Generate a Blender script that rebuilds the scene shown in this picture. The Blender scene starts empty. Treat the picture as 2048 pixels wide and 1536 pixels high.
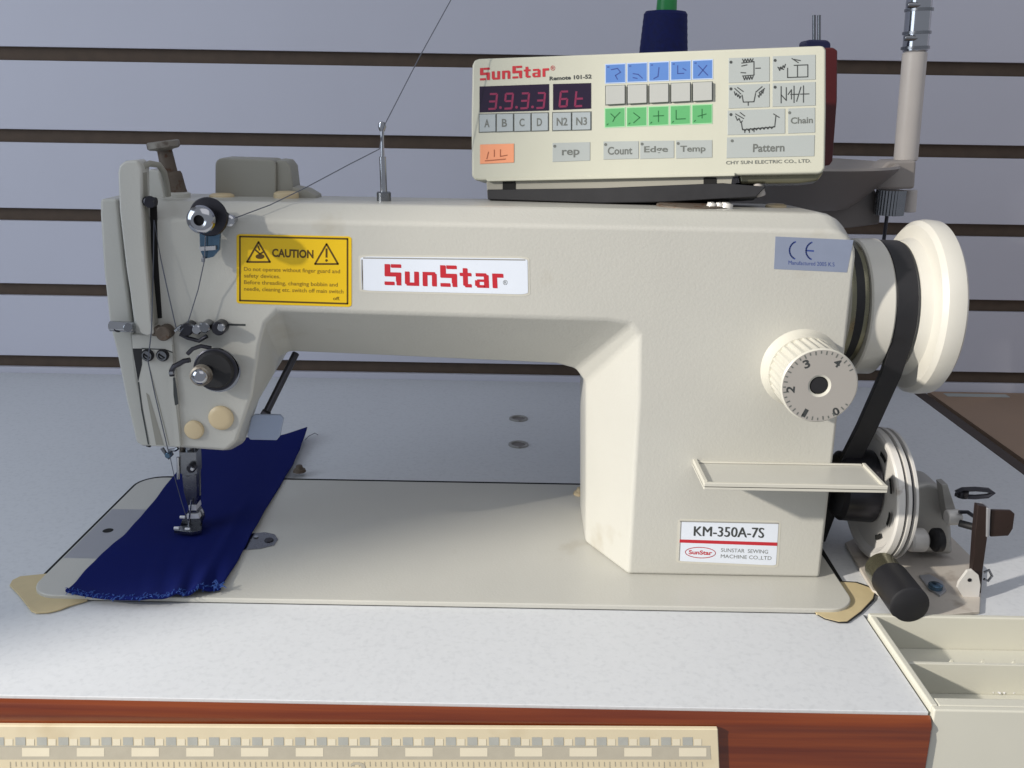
import bpy, bmesh, math, random
from mathutils import Vector, noise
random.seed(7)
S = bpy.context.scene
COL = S.collection
CM = 0.01                                    # everything below is written in centimetres

# ------------------------------------------------------------------ camera
F_PX = 1898.19
PIT, YAW, ROL = 0.288146, -0.0029486, 0.0165079
CAM = Vector((27.763, -48.310, 27.708))
_cy, _sy, _cp, _sp = math.cos(YAW), math.sin(YAW), math.cos(PIT), math.sin(PIT)
_f = Vector((_sy*_cp, _cy*_cp, -_sp)); _r = Vector((_cy, -_sy, 0)); _u = _r.cross(_f)
_c, _s = math.cos(ROL), math.sin(ROL)
RGT, UPV, FWD = _c*_r + _s*_u, -_s*_r + _c*_u, _f
cd = bpy.data.cameras.new('camera'); cam = bpy.data.objects.new('camera', cd); COL.objects.link(cam)
cd.sensor_width = 36; cd.lens = F_PX/2048*36; cd.clip_start = 0.01; cd.clip_end = 50
from mathutils import Matrix
M = Matrix((RGT, UPV, -FWD)).transposed().to_4x4(); M.translation = CAM*CM
cam.matrix_world = M
S.camera = cam

# ------------------------------------------------------------------ light
w = bpy.data.worlds.new('World'); S.world = w; w.use_nodes = True
bg = w.node_tree.nodes['Background']
bg.inputs['Color'].default_value = (0.86, 0.91, 1.0, 1); bg.inputs['Strength'].default_value = 0.385

def lamp(name, kind, loc, target, energy, color, **kw):
    l = bpy.data.lights.new(name, kind); l.energy = energy; l.color = color
    for k, v in kw.items(): setattr(l, k, v)
    o = bpy.data.objects.new(name, l); COL.objects.link(o)
    o.location = Vector(loc)*CM
    d = (Vector(target)-Vector(loc)); o.rotation_euler = d.to_track_quat('-Z', 'Y').to_euler()
    return o
AZ, EL = math.radians(29), math.radians(23.5)
SUND = Vector((math.cos(AZ)*math.cos(EL), math.sin(AZ)*math.cos(EL), -math.sin(EL)))
TG = Vector((30, 4, 8)); SP = TG - SUND*330
lamp('window_sunbeam', 'SPOT', SP, TG, 620, (1.0, 0.93, 0.82), spot_size=math.radians(40), spot_blend=0.2, shadow_soft_size=0.06)
lamp('window_skylight', 'AREA', (-62, -30, 44), (18, 10, 6), 3.0, (0.78, 0.88, 1.0), shape='RECTANGLE', size=0.60, size_y=0.60)
lamp('room_fill', 'AREA', (60, -75, 120), (30, 8, 8), 2.5, (1.0, 0.97, 0.98), shape='RECTANGLE', size=1.2, size_y=1.0)  # added soft fill that lifts the shaded side, no fixture behind it

S.view_settings.view_transform = 'Standard'; S.view_settings.look = 'None'
S.view_settings.exposure = 0; S.view_settings.gamma = 1
S.view_settings.use_curve_mapping = False

# ------------------------------------------------------------------ helpers
def ray(u, v): return FWD*F_PX + RGT*(u-1024) + UPV*(768-v)
def at(u, v, Y=None, Z=None, X=None):
    d = ray(u, v)
    if Y is not None: t = (Y-CAM.y)/d.y
    elif Z is not None: t = (Z-CAM.z)/d.z
    else: t = (X-CAM.x)/d.x
    return CAM + d*t
def onplane(u, v, pl, off=0.0):
    p0, n = pl; d = ray(u, v)
    t = ((p0 + n*off) - CAM).dot(n)/d.dot(n)
    return CAM + d*t
def cmpx(p): return (Vector(p)-CAM).dot(FWD)/F_PX          # centimetres per photo pixel at p
def Ypl(y): return (Vector((0, y, 0)), Vector((0, -1, 0)))
def Zpl(z): return (Vector((0, 0, z)), Vector((0, 0, 1)))

MATS = {}
def mat(name, col, rough=0.5, metal=0.0, nscale=60, namt=0.06, bump=0.0, bscale=300, bdist=0.0004, coat=0.0, stain=None, spec=0.5):
    m = bpy.data.materials.new(name); m.use_nodes = True; nt = m.node_tree; N = nt.nodes; L = nt.links
    b = N['Principled BSDF']; b.inputs['Roughness'].default_value = rough; b.inputs['Metallic'].default_value = metal
    b.inputs['Coat Weight'].default_value = coat; b.inputs['Specular IOR Level'].default_value = spec
    tc = N.new('ShaderNodeTexCoord')
    n = N.new('ShaderNodeTexNoise'); n.inputs['Scale'].default_value = nscale; n.inputs['Detail'].default_value = 5
    L.new(tc.outputs['Object'], n.inputs['Vector'])
    mx = N.new('ShaderNodeMix'); mx.data_type = 'RGBA'
    mx.inputs[6].default_value = (*[max(0, c*(1-namt)) for c in col], 1); mx.inputs[7].default_value = (*[min(1, c*(1+namt)) for c in col], 1)
    L.new(n.outputs['Fac'], mx.inputs[0])
    out = mx.outputs[2]
    if stain:
        sc, scale, lo, hi = stain
        n2 = N.new('ShaderNodeTexNoise'); n2.inputs['Scale'].default_value = scale; n2.inputs['Detail'].default_value = 8
        L.new(tc.outputs['Object'], n2.inputs['Vector'])
        mr = N.new('ShaderNodeMapRange'); mr.inputs[1].default_value = lo; mr.inputs[2].default_value = hi
        L.new(n2.outputs['Fac'], mr.inputs[0])
        m2 = N.new('ShaderNodeMix'); m2.data_type = 'RGBA'; m2.inputs[7].default_value = (*sc, 1)
        L.new(mr.outputs[0], m2.inputs[0]); L.new(out, m2.inputs[6]); out = m2.outputs[2]
    L.new(out, b.inputs['Base Color'])
    rr = N.new('ShaderNodeMapRange'); rr.inputs[3].default_value = max(0.02, rough-0.07); rr.inputs[4].default_value = min(1, rough+0.07)
    L.new(n.outputs['Fac'], rr.inputs[0]); L.new(rr.outputs[0], b.inputs['Roughness'])
    if bump:
        nb = N.new('ShaderNodeTexNoise'); nb.inputs['Scale'].default_value = bscale; nb.inputs['Detail'].default_value = 3
        L.new(tc.outputs['Object'], nb.inputs['Vector'])
        bp = N.new('ShaderNodeBump'); bp.inputs['Strength'].default_value = bump; bp.inputs['Distance'].default_value = bdist
        L.new(nb.outputs['Fac'], bp.inputs['Height']); L.new(bp.outputs['Normal'], b.inputs['Normal'])
    MATS[name] = m; return m
def emit(name, col, strength):
    m = bpy.data.materials.new(name); m.use_nodes = True
    b = m.node_tree.nodes['Principled BSDF']; b.inputs['Base Color'].default_value = (*[c*0.3 for c in col], 1)
    b.inputs['Emission Color'].default_value = (*col, 1); b.inputs['Emission Strength'].default_value = strength
    MATS[name] = m; return m

mat('casting', (0.51, 0.505, 0.465), 0.31, nscale=25, namt=0.04, bump=0.26, bscale=620, bdist=0.0004, stain=((0.36, 0.32, 0.24), 18, 0.66, 0.85))
mat('casting_dark', (0.30, 0.29, 0.25), 0.5, nscale=25, namt=0.06)
mat('smooth_paint', (0.58, 0.565, 0.50), 0.35, nscale=40, namt=0.03)
mat('laminate', (0.62, 0.64, 0.67), 0.5, nscale=260, namt=0.04, stain=((0.55, 0.57, 0.60), 330, 0.5, 0.78), bump=0.05, bscale=900, spec=0.3)
mat('white_plastic', (0.63, 0.615, 0.56), 0.35, nscale=60, namt=0.03, coat=0.2)
mat('tray_plastic', (0.62, 0.61, 0.53), 0.4, nscale=40, namt=0.03, bump=0.05, bscale=500)
mat('wall_paint', (0.58, 0.585, 0.665), 0.55, nscale=6, namt=0.05, bump=0.06, bscale=200, spec=0.3)
mat('mdf_dark', (0.10, 0.07, 0.05), 0.8, nscale=90, namt=0.3)
mat('black', (0.012, 0.012, 0.014), 0.6, nscale=90, namt=0.2)
mat('gap_black', (0.006, 0.006, 0.006), 0.9)
mat('black_rubber', (0.012, 0.012, 0.015), 0.55, nscale=120, namt=0.25, bump=0.1)
mat('chrome', (0.42, 0.43, 0.46), 0.12, 1.0, nscale=90, namt=0.08)
mat('steel_highlight', (0.75, 0.76, 0.80), 0.3, 0.25)  # pale steel colour, paints highlights onto the presser foot
mat('steel', (0.24, 0.25, 0.27), 0.26, 1.0, nscale=120, namt=0.15, bump=0.05)
mat('plate_steel', (0.42, 0.43, 0.46), 0.5, 0.6, nscale=200, namt=0.06, bump=0.04)
mat('dark_steel', (0.045, 0.045, 0.055), 0.32, 0.8, nscale=120, namt=0.2)
mat('bluish_steel', (0.10, 0.17, 0.25), 0.25, 0.9, nscale=120, namt=0.2)
mat('rust', (0.12, 0.095, 0.075), 0.65, 0.35, nscale=160, namt=0.3, stain=((0.085, 0.04, 0.02), 220, 0.56, 0.68), bump=0.3)
mat('worn_knob', (0.25, 0.23, 0.20), 0.55, 0.4, nscale=160, namt=0.2, stain=((0.07, 0.045, 0.03), 150, 0.5, 0.65))
mat('tan_plug', (0.62, 0.50, 0.31), 0.42, nscale=80, namt=0.05)
mat('tan_pad', (0.56, 0.46, 0.27), 0.55, nscale=150, namt=0.08, bump=0.1)
mat('olive_metal', (0.20, 0.19, 0.13), 0.28, 0.75, nscale=60, namt=0.2)
mat('cast_gray', (0.36, 0.355, 0.34), 0.45, 0.4, nscale=90, namt=0.12, bump=0.15, stain=((0.09, 0.06, 0.04), 60, 0.6, 0.75))
mat('bright_cast', (0.66, 0.645, 0.62), 0.35, 0.15, nscale=90, namt=0.06, stain=((0.3, 0.25, 0.2), 70, 0.68, 0.8))
mat('base_cast', (0.50, 0.46, 0.41), 0.5, nscale=90, namt=0.1, stain=((0.16, 0.11, 0.08), 45, 0.55, 0.75), bump=.2)
mat('brown_metal', (0.045, 0.03, 0.028), 0.3, 0.5, nscale=80, namt=0.2)
mat('taupe_paint', (0.30, 0.275, 0.26), 0.45, nscale=40, namt=0.06)
mat('taupe_dark', (0.17, 0.155, 0.15), 0.5, nscale=30, namt=0.06)
mat('tube_paint', (0.50, 0.47, 0.45), 0.35, nscale=40, namt=0.05)
mat('panel_cream', (0.52, 0.52, 0.435), 0.4, nscale=60, namt=0.025)
mat('panel_gray', (0.37, 0.40, 0.395), 0.4, nscale=80, namt=0.03)
mat('key_gray', (0.36, 0.40, 0.42), 0.3, nscale=80, namt=0.04)
mat('key_white', (0.43, 0.44, 0.42), 0.25, nscale=80, namt=0.03, coat=0.3)
mat('key_blue', (0.09, 0.20, 0.50), 0.4, nscale=80, namt=0.05)
mat('key_blue_edge', (0.42, 0.52, 0.72), 0.4)
mat('key_green', (0.10, 0.37, 0.14), 0.4, nscale=80, namt=0.05)
mat('key_green_edge', (0.33, 0.60, 0.35), 0.4)
mat('key_orange', (0.80, 0.32, 0.17), 0.4, nscale=80, namt=0.05)
mat('ink', (0.045, 0.05, 0.05), 0.5)
mat('ink_soft', (0.13, 0.14, 0.13), 0.5)
mat('ink_orange', (0.36, 0.10, 0.04), 0.5)
mat('ink_blue', (0.03, 0.06, 0.25), 0.5)
mat('ink_green', (0.01, 0.12, 0.03), 0.5)
mat('ink_red', (0.50, 0.018, 0.03), 0.45)
mat('display', (0.018, 0.010, 0.030), 0.12, spec=0.6)
emit('led', (0.50, 0.012, 0.14), 0.10)
mat('sign_yellow', (0.80, 0.52, 0.008), 0.35, nscale=90, namt=0.03)
mat('sign_ink', (0.10, 0.055, 0.004), 0.4)
mat('sign_ink_soft', (0.27, 0.16, 0.01), 0.4)
mat('badge_white', (0.72, 0.77, 0.86), 0.3, nscale=90, namt=0.02)
mat('plate_blue', (0.33, 0.39, 0.52), 0.3, 0.3, nscale=90, namt=0.05)
mat('ce_silver', (0.27, 0.31, 0.42), 0.35, 0.2, nscale=150, namt=0.05)
mat('cloth', (0.0025, 0.008, 0.10), 0.9, nscale=1500, namt=0.35, bump=0.5, bscale=2200, bdist=0.0003, spec=0.15)
mat('cloth_thread', (0.05, 0.11, 0.36), 0.85, nscale=900, namt=0.4, spec=0.1)
mat('cone_thread', (0.004, 0.009, 0.085), 0.7, nscale=300, namt=0.4, bump=0.4, bscale=900, spec=0.3)
mat('cone_green', (0.015, 0.26, 0.06), 0.4)
mat('navy_plastic', (0.008, 0.012, 0.07), 0.4)
mat('maroon', (0.06, 0.003, 0.004), 0.4, nscale=80, namt=0.1)
mat('thread', (0.10, 0.11, 0.14), 0.8)
mat('thread_white', (0.6, 0.6, 0.62), 0.8)
mat('ruler_cream', (0.70, 0.61, 0.43), 0.45, nscale=70, namt=0.06, stain=((0.60, 0.50, 0.33), 40, 0.55, 0.8))
mat('ruler_gray', (0.43, 0.435, 0.40), 0.5, nscale=200, namt=0.12)
mat('ruler_taupe', (0.49, 0.45, 0.36), 0.5, nscale=200, namt=0.08)
mat('ruler_pale', (0.78, 0.71, 0.55), 0.5)
mat('cardboard', (0.32, 0.22, 0.155), 0.6, nscale=30, namt=0.1)
mat('edge_brown', (0.035, 0.022, 0.015), 0.45, nscale=60, namt=0.2)
mat('dial_face', (0.37, 0.35, 0.325), 0.4, nscale=60, namt=0.03)
mat('side_paint', (0.5, 0.5, 0.5), 0.7)
# glossy wood with long horizontal grain
def wood(name, a, b_, c):
    m = bpy.data.materials.new(name); m.use_nodes = True; nt = m.node_tree; N = nt.nodes; L = nt.links
    b = N['Principled BSDF']; b.inputs['Roughness'].default_value = 0.22; b.inputs['Coat Weight'].default_value = 0.5
    b.inputs['Coat Roughness'].default_value = 0.18
    tc = N.new('ShaderNodeTexCoord'); mp = N.new('ShaderNodeMapping'); mp.inputs['Scale'].default_value = (3, 90, 110)
    n = N.new('ShaderNodeTexNoise'); n.inputs['Scale'].default_value = 2.2; n.inputs['Detail'].default_value = 7
    L.new(tc.outputs['Object'], mp.inputs['Vector']); L.new(mp.outputs[0], n.inputs['Vector'])
    r = N.new('ShaderNodeValToRGB'); r.color_ramp.elements[0].position = 0.3; r.color_ramp.elements[1].position = 0.72
    r.color_ramp.elements[0].color = (*a, 1); r.color_ramp.elements[1].color = (*c, 1)
    e = r.color_ramp.elements.new(0.5); e.color = (*b_, 1)
    L.new(n.outputs['Fac'], r.inputs[0]); L.new(r.outputs[0], b.inputs['Base Color'])
    MATS[name] = m
wood('red_wood', (0.10, 0.014, 0.0025), (0.15, 0.026, 0.004), (0.22, 0.045, 0.006))

WLOC = {}
class MB:
    def __init__(s): s.v = []; s.f = []; s.m = []; s.mats = []
    def mi(s, m):
        if m not in s.mats: s.mats.append(m)
        return s.mats.index(m)
    def add(s, vs, fs, m):
        b = len(s.v); s.v += [Vector(v) for v in vs]; k = s.mi(m)
        for f in fs: s.f.append([b+i for i in f]); s.m.append(k)
        return s
    def prism(s, pts, vec, m):
        vec = Vector(vec); n = len(pts); a = [Vector(p) for p in pts]; b = [p+vec for p in a]
        return s.add(a+b, [list(range(n)), list(range(2*n-1, n-1, -1))]+[[i, i+n, (i+1) % n+n, (i+1) % n] for i in range(n)], m)
    def sheet(s, pts, m): return s.add(pts, [list(range(len(pts)))], m)
    def box(s, x0, x1, y0, y1, z0, z1, m):
        return s.prism([(x0, y0, z0), (x1, y0, z0), (x1, y0, z1), (x0, y0, z1)], (0, y1-y0, 0), m)
    def lathe(s, o, ax, prof, m, seg=40, elong=None):
        o = Vector(o); ax = Vector(ax).normalized(); t = Vector((0, 0, 1)) if abs(ax.z) < .9 else Vector((1, 0, 0))
        p = ax.cross(t).normalized(); q = ax.cross(p)
        base = len(s.v); k = s.mi(m) if isinstance(m, str) else None
        rings = []
        for (d, r) in prof:
            if r <= 1e-6: rings.append([len(s.v)]); s.v.append(o+ax*d)
            else:
                rings.append(list(range(len(s.v), len(s.v)+seg)))
                for i in range(seg):
                    a = 2*math.pi*i/seg; s.v.append(o+ax*d+p*(math.cos(a)*r)+q*(math.sin(a)*r))
        for j in range(len(rings)-1):
            A, B = rings[j], rings[j+1]
            mk = k if k is not None else s.mi(m[j])
            if len(A) == 1 and len(B) == 1: continue
            for i in range(seg):
                i2 = (i+1) % seg
                if len(A) == 1: s.f.append([A[0], B[i2], B[i]])
                elif len(B) == 1: s.f.append([A[i], A[i2], B[0]])
                else: s.f.append([A[i], A[i2], B[i2], B[i]])
                s.m.append(mk)
        for R_, mk in ((rings[0], 0), (rings[-1], -1)):
            if len(R_) > 1: s.f.append(list(R_)); s.m.append(k if k is not None else s.mi(m[mk]))
        return s
    def cyl(s, a, b, r, m, seg=24, r2=None):
        a = Vector(a); b = Vector(b); L_ = (b-a).length
        c = min(r, r2 if r2 else r)*0.12
        r2 = r if r2 is None else r2
        return s.lathe(a, b-a, [(0, 0), (0, r-c), (c, r), (L_-c, r2), (L_, r2-c), (L_, 0)], m, seg)
    def tube(s, pts, r, m, seg=8, flat=None):
        pts = [Vector(p) for p in pts]; rings = []; k = s.mi(m); up = None
        for i, p in enumerate(pts):
            d = (pts[min(i+1, len(pts)-1)]-pts[max(i-1, 0)]).normalized()
            if up is None: up = d.orthogonal().normalized()
            up = (up-d*up.dot(d)).normalized(); q = d.cross(up)
            rr = r[i] if isinstance(r, (list, tuple)) else r
            rings.append(list(range(len(s.v), len(s.v)+seg)))
            for j in range(seg):
                a = 2*math.pi*j/seg; s.v.append(p+up*math.cos(a)*rr+q*math.sin(a)*rr)
        for i in range(len(rings)-1):
            for j in range(seg):
                j2 = (j+1) % seg; s.f.append([rings[i][j], rings[i][j2], rings[i+1][j2], rings[i+1][j]]); s.m.append(k)
        s.f.append(rings[0][::-1]); s.m.append(k); s.f.append(rings[-1]); s.m.append(k)
        return s
    def build(s, name, parent=None, bevel=0, seg=3, angle=35, sharp=32):
        c = Vector((0, 0, 0))
        lo = Vector([min(v[i] for v in s.v) for i in range(3)]); hi = Vector([max(v[i] for v in s.v) for i in range(3)])
        c = Vector(((lo.x+hi.x)/2, (lo.y+hi.y)/2, lo.z))
        me = bpy.data.meshes.new(name)
        me.from_pydata([(v-c)*CM for v in s.v], [], s.f)
        for m in s.mats: me.materials.append(MATS[m])
        for p, k in zip(me.polygons, s.m): p.material_index = k
        bm = bmesh.new(); bm.from_mesh(me); bmesh.ops.recalc_face_normals(bm, faces=bm.faces); bm.to_mesh(me); bm.free()
        for p in me.polygons: p.use_smooth = True
        me.set_sharp_from_angle(angle=math.radians(sharp))
        o = bpy.data.objects.new(name, me); COL.objects.link(o)
        if parent is not None:
            o.parent = parent; o.location = (c-WLOC[parent.name])*CM
        else: o.location = c*CM
        WLOC[o.name] = c
        if bevel:
            b = o.modifiers.new('bevel', 'BEVEL'); b.width = bevel*CM; b.segments = seg; b.limit_method = 'ANGLE'
            b.angle_limit = math.radians(angle); b.harden_normals = True
        return o
def tag(o, label=None, cat=None, group=None, kind=None):
    if label: o['label'] = label
    if cat: o['category'] = cat
    if group: o['group'] = group
    if kind: o['kind'] = kind
    return o
def thing(name, loc, label, cat, group=None):
    o = bpy.data.objects.new(name, None); COL.objects.link(o); o.location = Vector(loc)*CM; o.empty_display_size = 0.01
    WLOC[o.name] = Vector(loc); return tag(o, label, cat, group)

# ---- writing and marks, all as thin sheets on a plane; a "card" maps 2D (0..w, 0..h) to the plane
def bil(q, s, t):                                   # q = tl, tr, br, bl ; s across, t down
    a = [q[0][i]*(1-s)+q[1][i]*s for i in (0, 1)]; b = [q[3][i]*(1-s)+q[2][i]*s for i in (0, 1)]
    return a[0]*(1-t)+b[0]*t, a[1]*(1-t)+b[1]*t
_tc = {}
def textmesh(body, bold=0.0):
    key = (body, bold)
    if key in _tc: return _tc[key]
    cu = bpy.data.curves.new('t', 'FONT'); cu.body = body; cu.size = 1; cu.offset = bold; cu.resolution_u = 3
    o = bpy.data.objects.new('t', cu); COL.objects.link(o)
    bpy.context.view_layer.update()
    me = bpy.data.meshes.new_from_object(o.evaluated_get(bpy.context.evaluated_depsgraph_get()))
    vs = [tuple(v.co) for v in me.vertices]; fs = [list(p.vertices) for p in me.polygons]
    bpy.data.objects.remove(o); bpy.data.curves.remove(cu); bpy.data.meshes.remove(me)
    x0 = min(v[0] for v in vs); x1 = max(v[0] for v in vs); y0 = min(v[1] for v in vs); y1 = max(v[1] for v in vs)
    _tc[key] = ([((v[0]-x0)/(x1-x0), 1-(v[1]-y0)/(y1-y0)) for v in vs], fs)
    return _tc[key]
def text(mb, body, q, pl, off, m, bold=0.02):
    vs, fs = textmesh(body, bold)
    mb.add([onplane(*bil(q, a, b), pl, off) for a, b in vs], fs, m)
def patch(mb, pts, pl, off, m, thick=0.0):
    f = [onplane(u, v, pl, off) for u, v in pts]
    if thick: mb.prism(f, -pl[1]*thick, m)
    else: mb.sheet(f, m)
def line(mb, pts, wpx, pl, off, m):
    for (x0, y0), (x1, y1) in zip(pts, pts[1:]):
        dx, dy = x1-x0, y1-y0; L_ = math.hypot(dx, dy) or 1; nx, ny = -dy/L_*wpx/2, dx/L_*wpx/2; ex, ey = dx/L_*wpx*.3, dy/L_*wpx*.3
        patch(mb, [(x0-ex+nx, y0-ey+ny), (x1+ex+nx, y1+ey+ny), (x1+ex-nx, y1+ey-ny), (x0-ex-nx, y0-ey-ny)], pl, off, m)
def rrect(x0, y0, x1, y1, r, n=4, sl=0.0, sk=0.0):
    out = []
    for cx, cy, a0 in ((x1-r, y0+r, -90), (x1-r, y1-r, 0), (x0+r, y1-r, 90), (x0+r, y0+r, 180)):
        for i in range(n+1):
            a = math.radians(a0+90*i/n); x = cx+r*math.cos(a); y = cy+r*math.sin(a)
            out.append((x+sk*(y-y0), y+sl*(x-x0)))
    return out
def circ(cx, cy, rx, ry=None, n=24):
    ry = ry or rx; return [(cx+rx*math.cos(2*math.pi*i/n), cy+ry*math.sin(2*math.pi*i/n)) for i in range(n)]

LOGO = [[(0, 3.0, 2.0, 7), (0, 2.9, 5.8, 4.3), (2.15, 5.8, 5.8, 7), (3.9, 1.1, 5.8, 4.3), (4.1, 0, 5.8, 1.2), (0, 0, 3.5, 1.2)],
        [(7, 0.5, 8.7, 4.7), (7.5, 0, 10.4, 1.1), (10.2, 0, 11.9, 4.7)],
        [(13.1, 0, 14.8, 4.7), (14.6, 3.6, 17.5, 4.7), (16.3, 0, 18, 4.2)],
        [(19.2, 3.0, 21.2, 7), (19.2, 2.9, 25, 4.3), (21.35, 5.8, 25, 7), (23.1, 1.1, 25, 4.3), (23.3, 0, 25, 1.2), (19.2, 0, 22.7, 1.2)],
        [(27, 0.5, 28.7, 6.2), (25.9, 3.6, 30, 4.7), (27.6, 0, 30, 1.1)],
        [(31.4, 3.6, 35.2, 4.7), (34.2, 0, 35.9, 4.2), (31.9, 1.9, 34.4, 2.7), (31.1, 0.5, 32.7, 2.4), (31.7, 0, 34.4, 0.9)],
        [(37.1, 0, 38.8, 4.7), (38.6, 3.4, 41, 4.7)]]
def logo(mb, q, pl, off, m):
    k = 0
    for let in LOGO:
        for (x0, y0, x1, y1) in let:
            k += 1
            c = .25
            p = [(x0+c, y0), (x1, y0), (x1, y1-c), (x1-c, y1), (x0, y1), (x0, y0+c)]
            patch(mb, [bil(q, a/41, 1-b/7) for a, b in p], pl, off+.0006*(k % 3), m)

# =================================================================== SETTING
YW = 47.07; Z0 = 31.47
wl = MB()
edges = [60]+[Z0-7.62*k for k in range(5)]+[-8]
for k in range(len(edges)-1):
    top = edges[k]-(0.62 if k else 0); bot = edges[k+1]+(0.62 if k < 5 else 0)
    wl.box(-70, 130, YW, YW+0.5, bot, top, 'wall_paint')
wall = tag(wl.build('wall', bevel=0.05, seg=2), 'bluish lavender slatwall with horizontal grooves behind the machine', None, kind='structure')
gr = MB(); gr.box(-70, 130, YW+0.7, YW+2.2, -8, 60, 'mdf_dark')
gr.build('groove_backing', wall)
sw = MB(); X0 = -92.0
# unseen wall added to cut the beam: its edge bounds sunlight on the table
t_ = (X0-SP.x)/(16.5-SP.x); YJ = SP.y+t_*(4.2-SP.y)
sw.box(X0-4, X0, YJ, 52, -80, 190, 'side_paint')
tag(sw.build('sun_blocking_wall', bevel=0), 'plain unseen wall left of the table that blocks part of the sunbeam', None, kind='structure')

# =================================================================== TABLE
YT = -8.97
tb = thing('sewing_table', (34, 18, -4), 'white laminate sewing table with glossy red-brown wood edge under the machine', 'table')
XR = 68.3; XB = 69.6
t = MB()
t.prism([(-34, YT, 0), (47.9, YT, 0), (47.9, 0.1, 0), (XR, 0.1, 0), (XB-1.2, 46.2, 0), (-34, 46.2, 0)], (0, 0, -1.0), 'laminate')
t.build('tabletop', tb, bevel=0.04, seg=2)
e = MB()
e.prism([(-34, YT-0.06, -0.10), (-34, YT-0.30, -0.20), (-34, YT-0.46, -0.45), (-34, YT-0.50, -0.62), (-34, YT-0.46, -0.8), (-34, YT-0.50, -1.2), (-34, YT-0.50, -6.5), (-34, YT+1, -6.5), (-34, YT+1, -1.02), (-34, YT-0.05, -1.02)], (81.95, 0, 0), 'red_wood')
e.build('front_edge', tb, bevel=0.06, seg=3)
e = MB(); e.prism([(XR, 0.1, 0.0), (XR+1.1, 0.1, 0.0), (XB+0.1, 46.2, 0.0), (XB-1.2, 46.2, 0.0)], (0, 0, -3.5), 'edge_brown')
e.build('side_edge', tb, bevel=0.1)
for (u, v) in ((1037, 838), (1037, 890)):
    g = MB(); c = at(u, v, Z=0)
    g.lathe((c.x, c.y, 0.0), (0, 0, 1), [(0.0, 0.85), (0.10, 0.85), (0.13, 0.8), (0.13, 0.62), (0.02, 0.6), (0.02, 0)], ['cast_gray', 'cast_gray', 'cast_gray', 'cast_gray', 'taupe_dark'], 32)
    g.build('hole_plug', tb)
g = MB()
def bedout(off, r, z, fy=None, lx=None, by=None):
    x0, y0, x1, y1 = (-off if lx is None else lx), (-off if fy is None else fy), 47.6+off, (17.8+off if by is None else by); out = []
    for cx, cy, a0 in ((x1-r, y0+r, -90), (x1-r, y1-r, 0), (x0+r, y1-r, 90), (x0+r, y0+r, 180)):
        for i in range(9):
            a = math.radians(a0+90*i/8); out.append(Vector((cx+r*math.cos(a), cy+r*math.sin(a), z)))
    return out
g.prism(bedout(0.13, 1.9, 0.03, 0.04, -0.44, 18.78), (0, 0, -0.02), 'gap_black')
g.prism([(47.3, 2.6, .034), (47.95, 2.6, .034), (48.15, 9, .034), (48.15, 16, .034), (47.3, 16, .034)], (0, 0, -0.02), 'gap_black')
g.build('cutout_gap', tb)
# counter lower down, to the right of the table
ct = MB(); ct.box(70.9, 125, -30, 46.8, -9, -0.5, 'cardboard')
c1 = at(1890, 789, Z=-.48); c2 = at(2015, 791, Z=-.48); ct.box(c1.x, c2.x, c1.y-.6, c1.y+.4, -0.5, -0.47, 'panel_gray')  # pale strip stands in for a reflection on the cabinet top
tag(ct.build('cabinet', bevel=0.1), 'low brown cabinet top to the right of the sewing table', 'cabinet')

# corner cushions
def pad(name, pts, label, thick=.10):
    p = MB(); p.prism([at(u, v, Z=0.14) for u, v in pts], (0, 0, -thick), 'tan_pad')
    return tag(p.build(name, bevel=0.03, seg=2), label, 'corner cushion', 'tan cushions under the bed corners')
pad('corner_cushion', [(19, 1170), (24, 1160), (40, 1152), (100, 1146), (160, 1150), (175, 1200), (138, 1211), (118, 1219), (95, 1224), (72, 1225), (62, 1221), (52, 1208), (38, 1190)],
    'tan rubber corner cushion at the bed corner beside the blue cloth')
pad('corner_cushion', [(1600, 1200), (1680, 1163), (1712, 1165), (1738, 1174), (1749, 1186), (1746, 1197), (1722, 1222), (1695, 1242), (1678, 1243), (1650, 1236), (1632, 1226), (1618, 1214)],
    'tan rubber corner cushion at the bed corner beside the plastic tray')
g = MB()
g.prism([at(u, v, Z=0.12) for u, v in [(1599, 1200), (1680, 1161.5), (1714, 1163.5), (1740, 1172.5), (1751.5, 1186), (1748.5, 1198.5), (1723, 1224.5), (1695.5, 1244), (1677, 1244), (1649, 1236.5), (1631, 1226), (1617, 1214)]], (0, 0, -.07), 'black')
tag(g.build('cushion_recess', tb), 'black rim of the cutout round the right cushion')

# =================================================================== SEWING MACHINE
YF = 3.7; FP = Ypl(YF)
sm = thing('sewing_machine', (24, 9, 0.0), 'cream industrial lockstitch sewing machine set into the white table', 'sewing machine')
b = MB(); b.prism(bedout(0, 1.7, 0.35), (0, 0, -0.32), 'casting'); b.build('bed', sm, bevel=0.09, seg=3)

def XZ(u, v, Y=YF): p = at(u, v, Y=Y); return p.x, p.z
YM, YB = 8.0, 13.6
F = []; Mm = []
def pt(f, m): F.append(f); Mm.append(m)
pt((46.5, 0.35), (46.5, 0.35))
pt((46.35, 19.9), (46.3, 20.0))
for i in range(1, 6):
    a = math.radians(18*i); pt((44.85+1.5*math.cos(a), 19.8+1.5*math.sin(a)), (44.4+1.9*math.cos(a), 20.25+1.9*math.sin(a)))
lx, lz = XZ(322, 405)
pt((lx+2, 21.35), (9.0, 22.2))
pt((7.0, 21.35), (7.0, 22.2))
pt((6.6, 21.0), (6.4, 21.9))
pt((6.2, 17), (6.0, 17))
bl = XZ(292, 890); pt((bl[0]+0.2, bl[1]), (bl[0]+.2, XZ(292, 890, 5.6)[1]))
br = XZ(455, 901); bm_ = XZ(470, 901, 6.2)
pt((br[0]-.1, br[1]), (bm_[0]-.3, bm_[1]))
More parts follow.
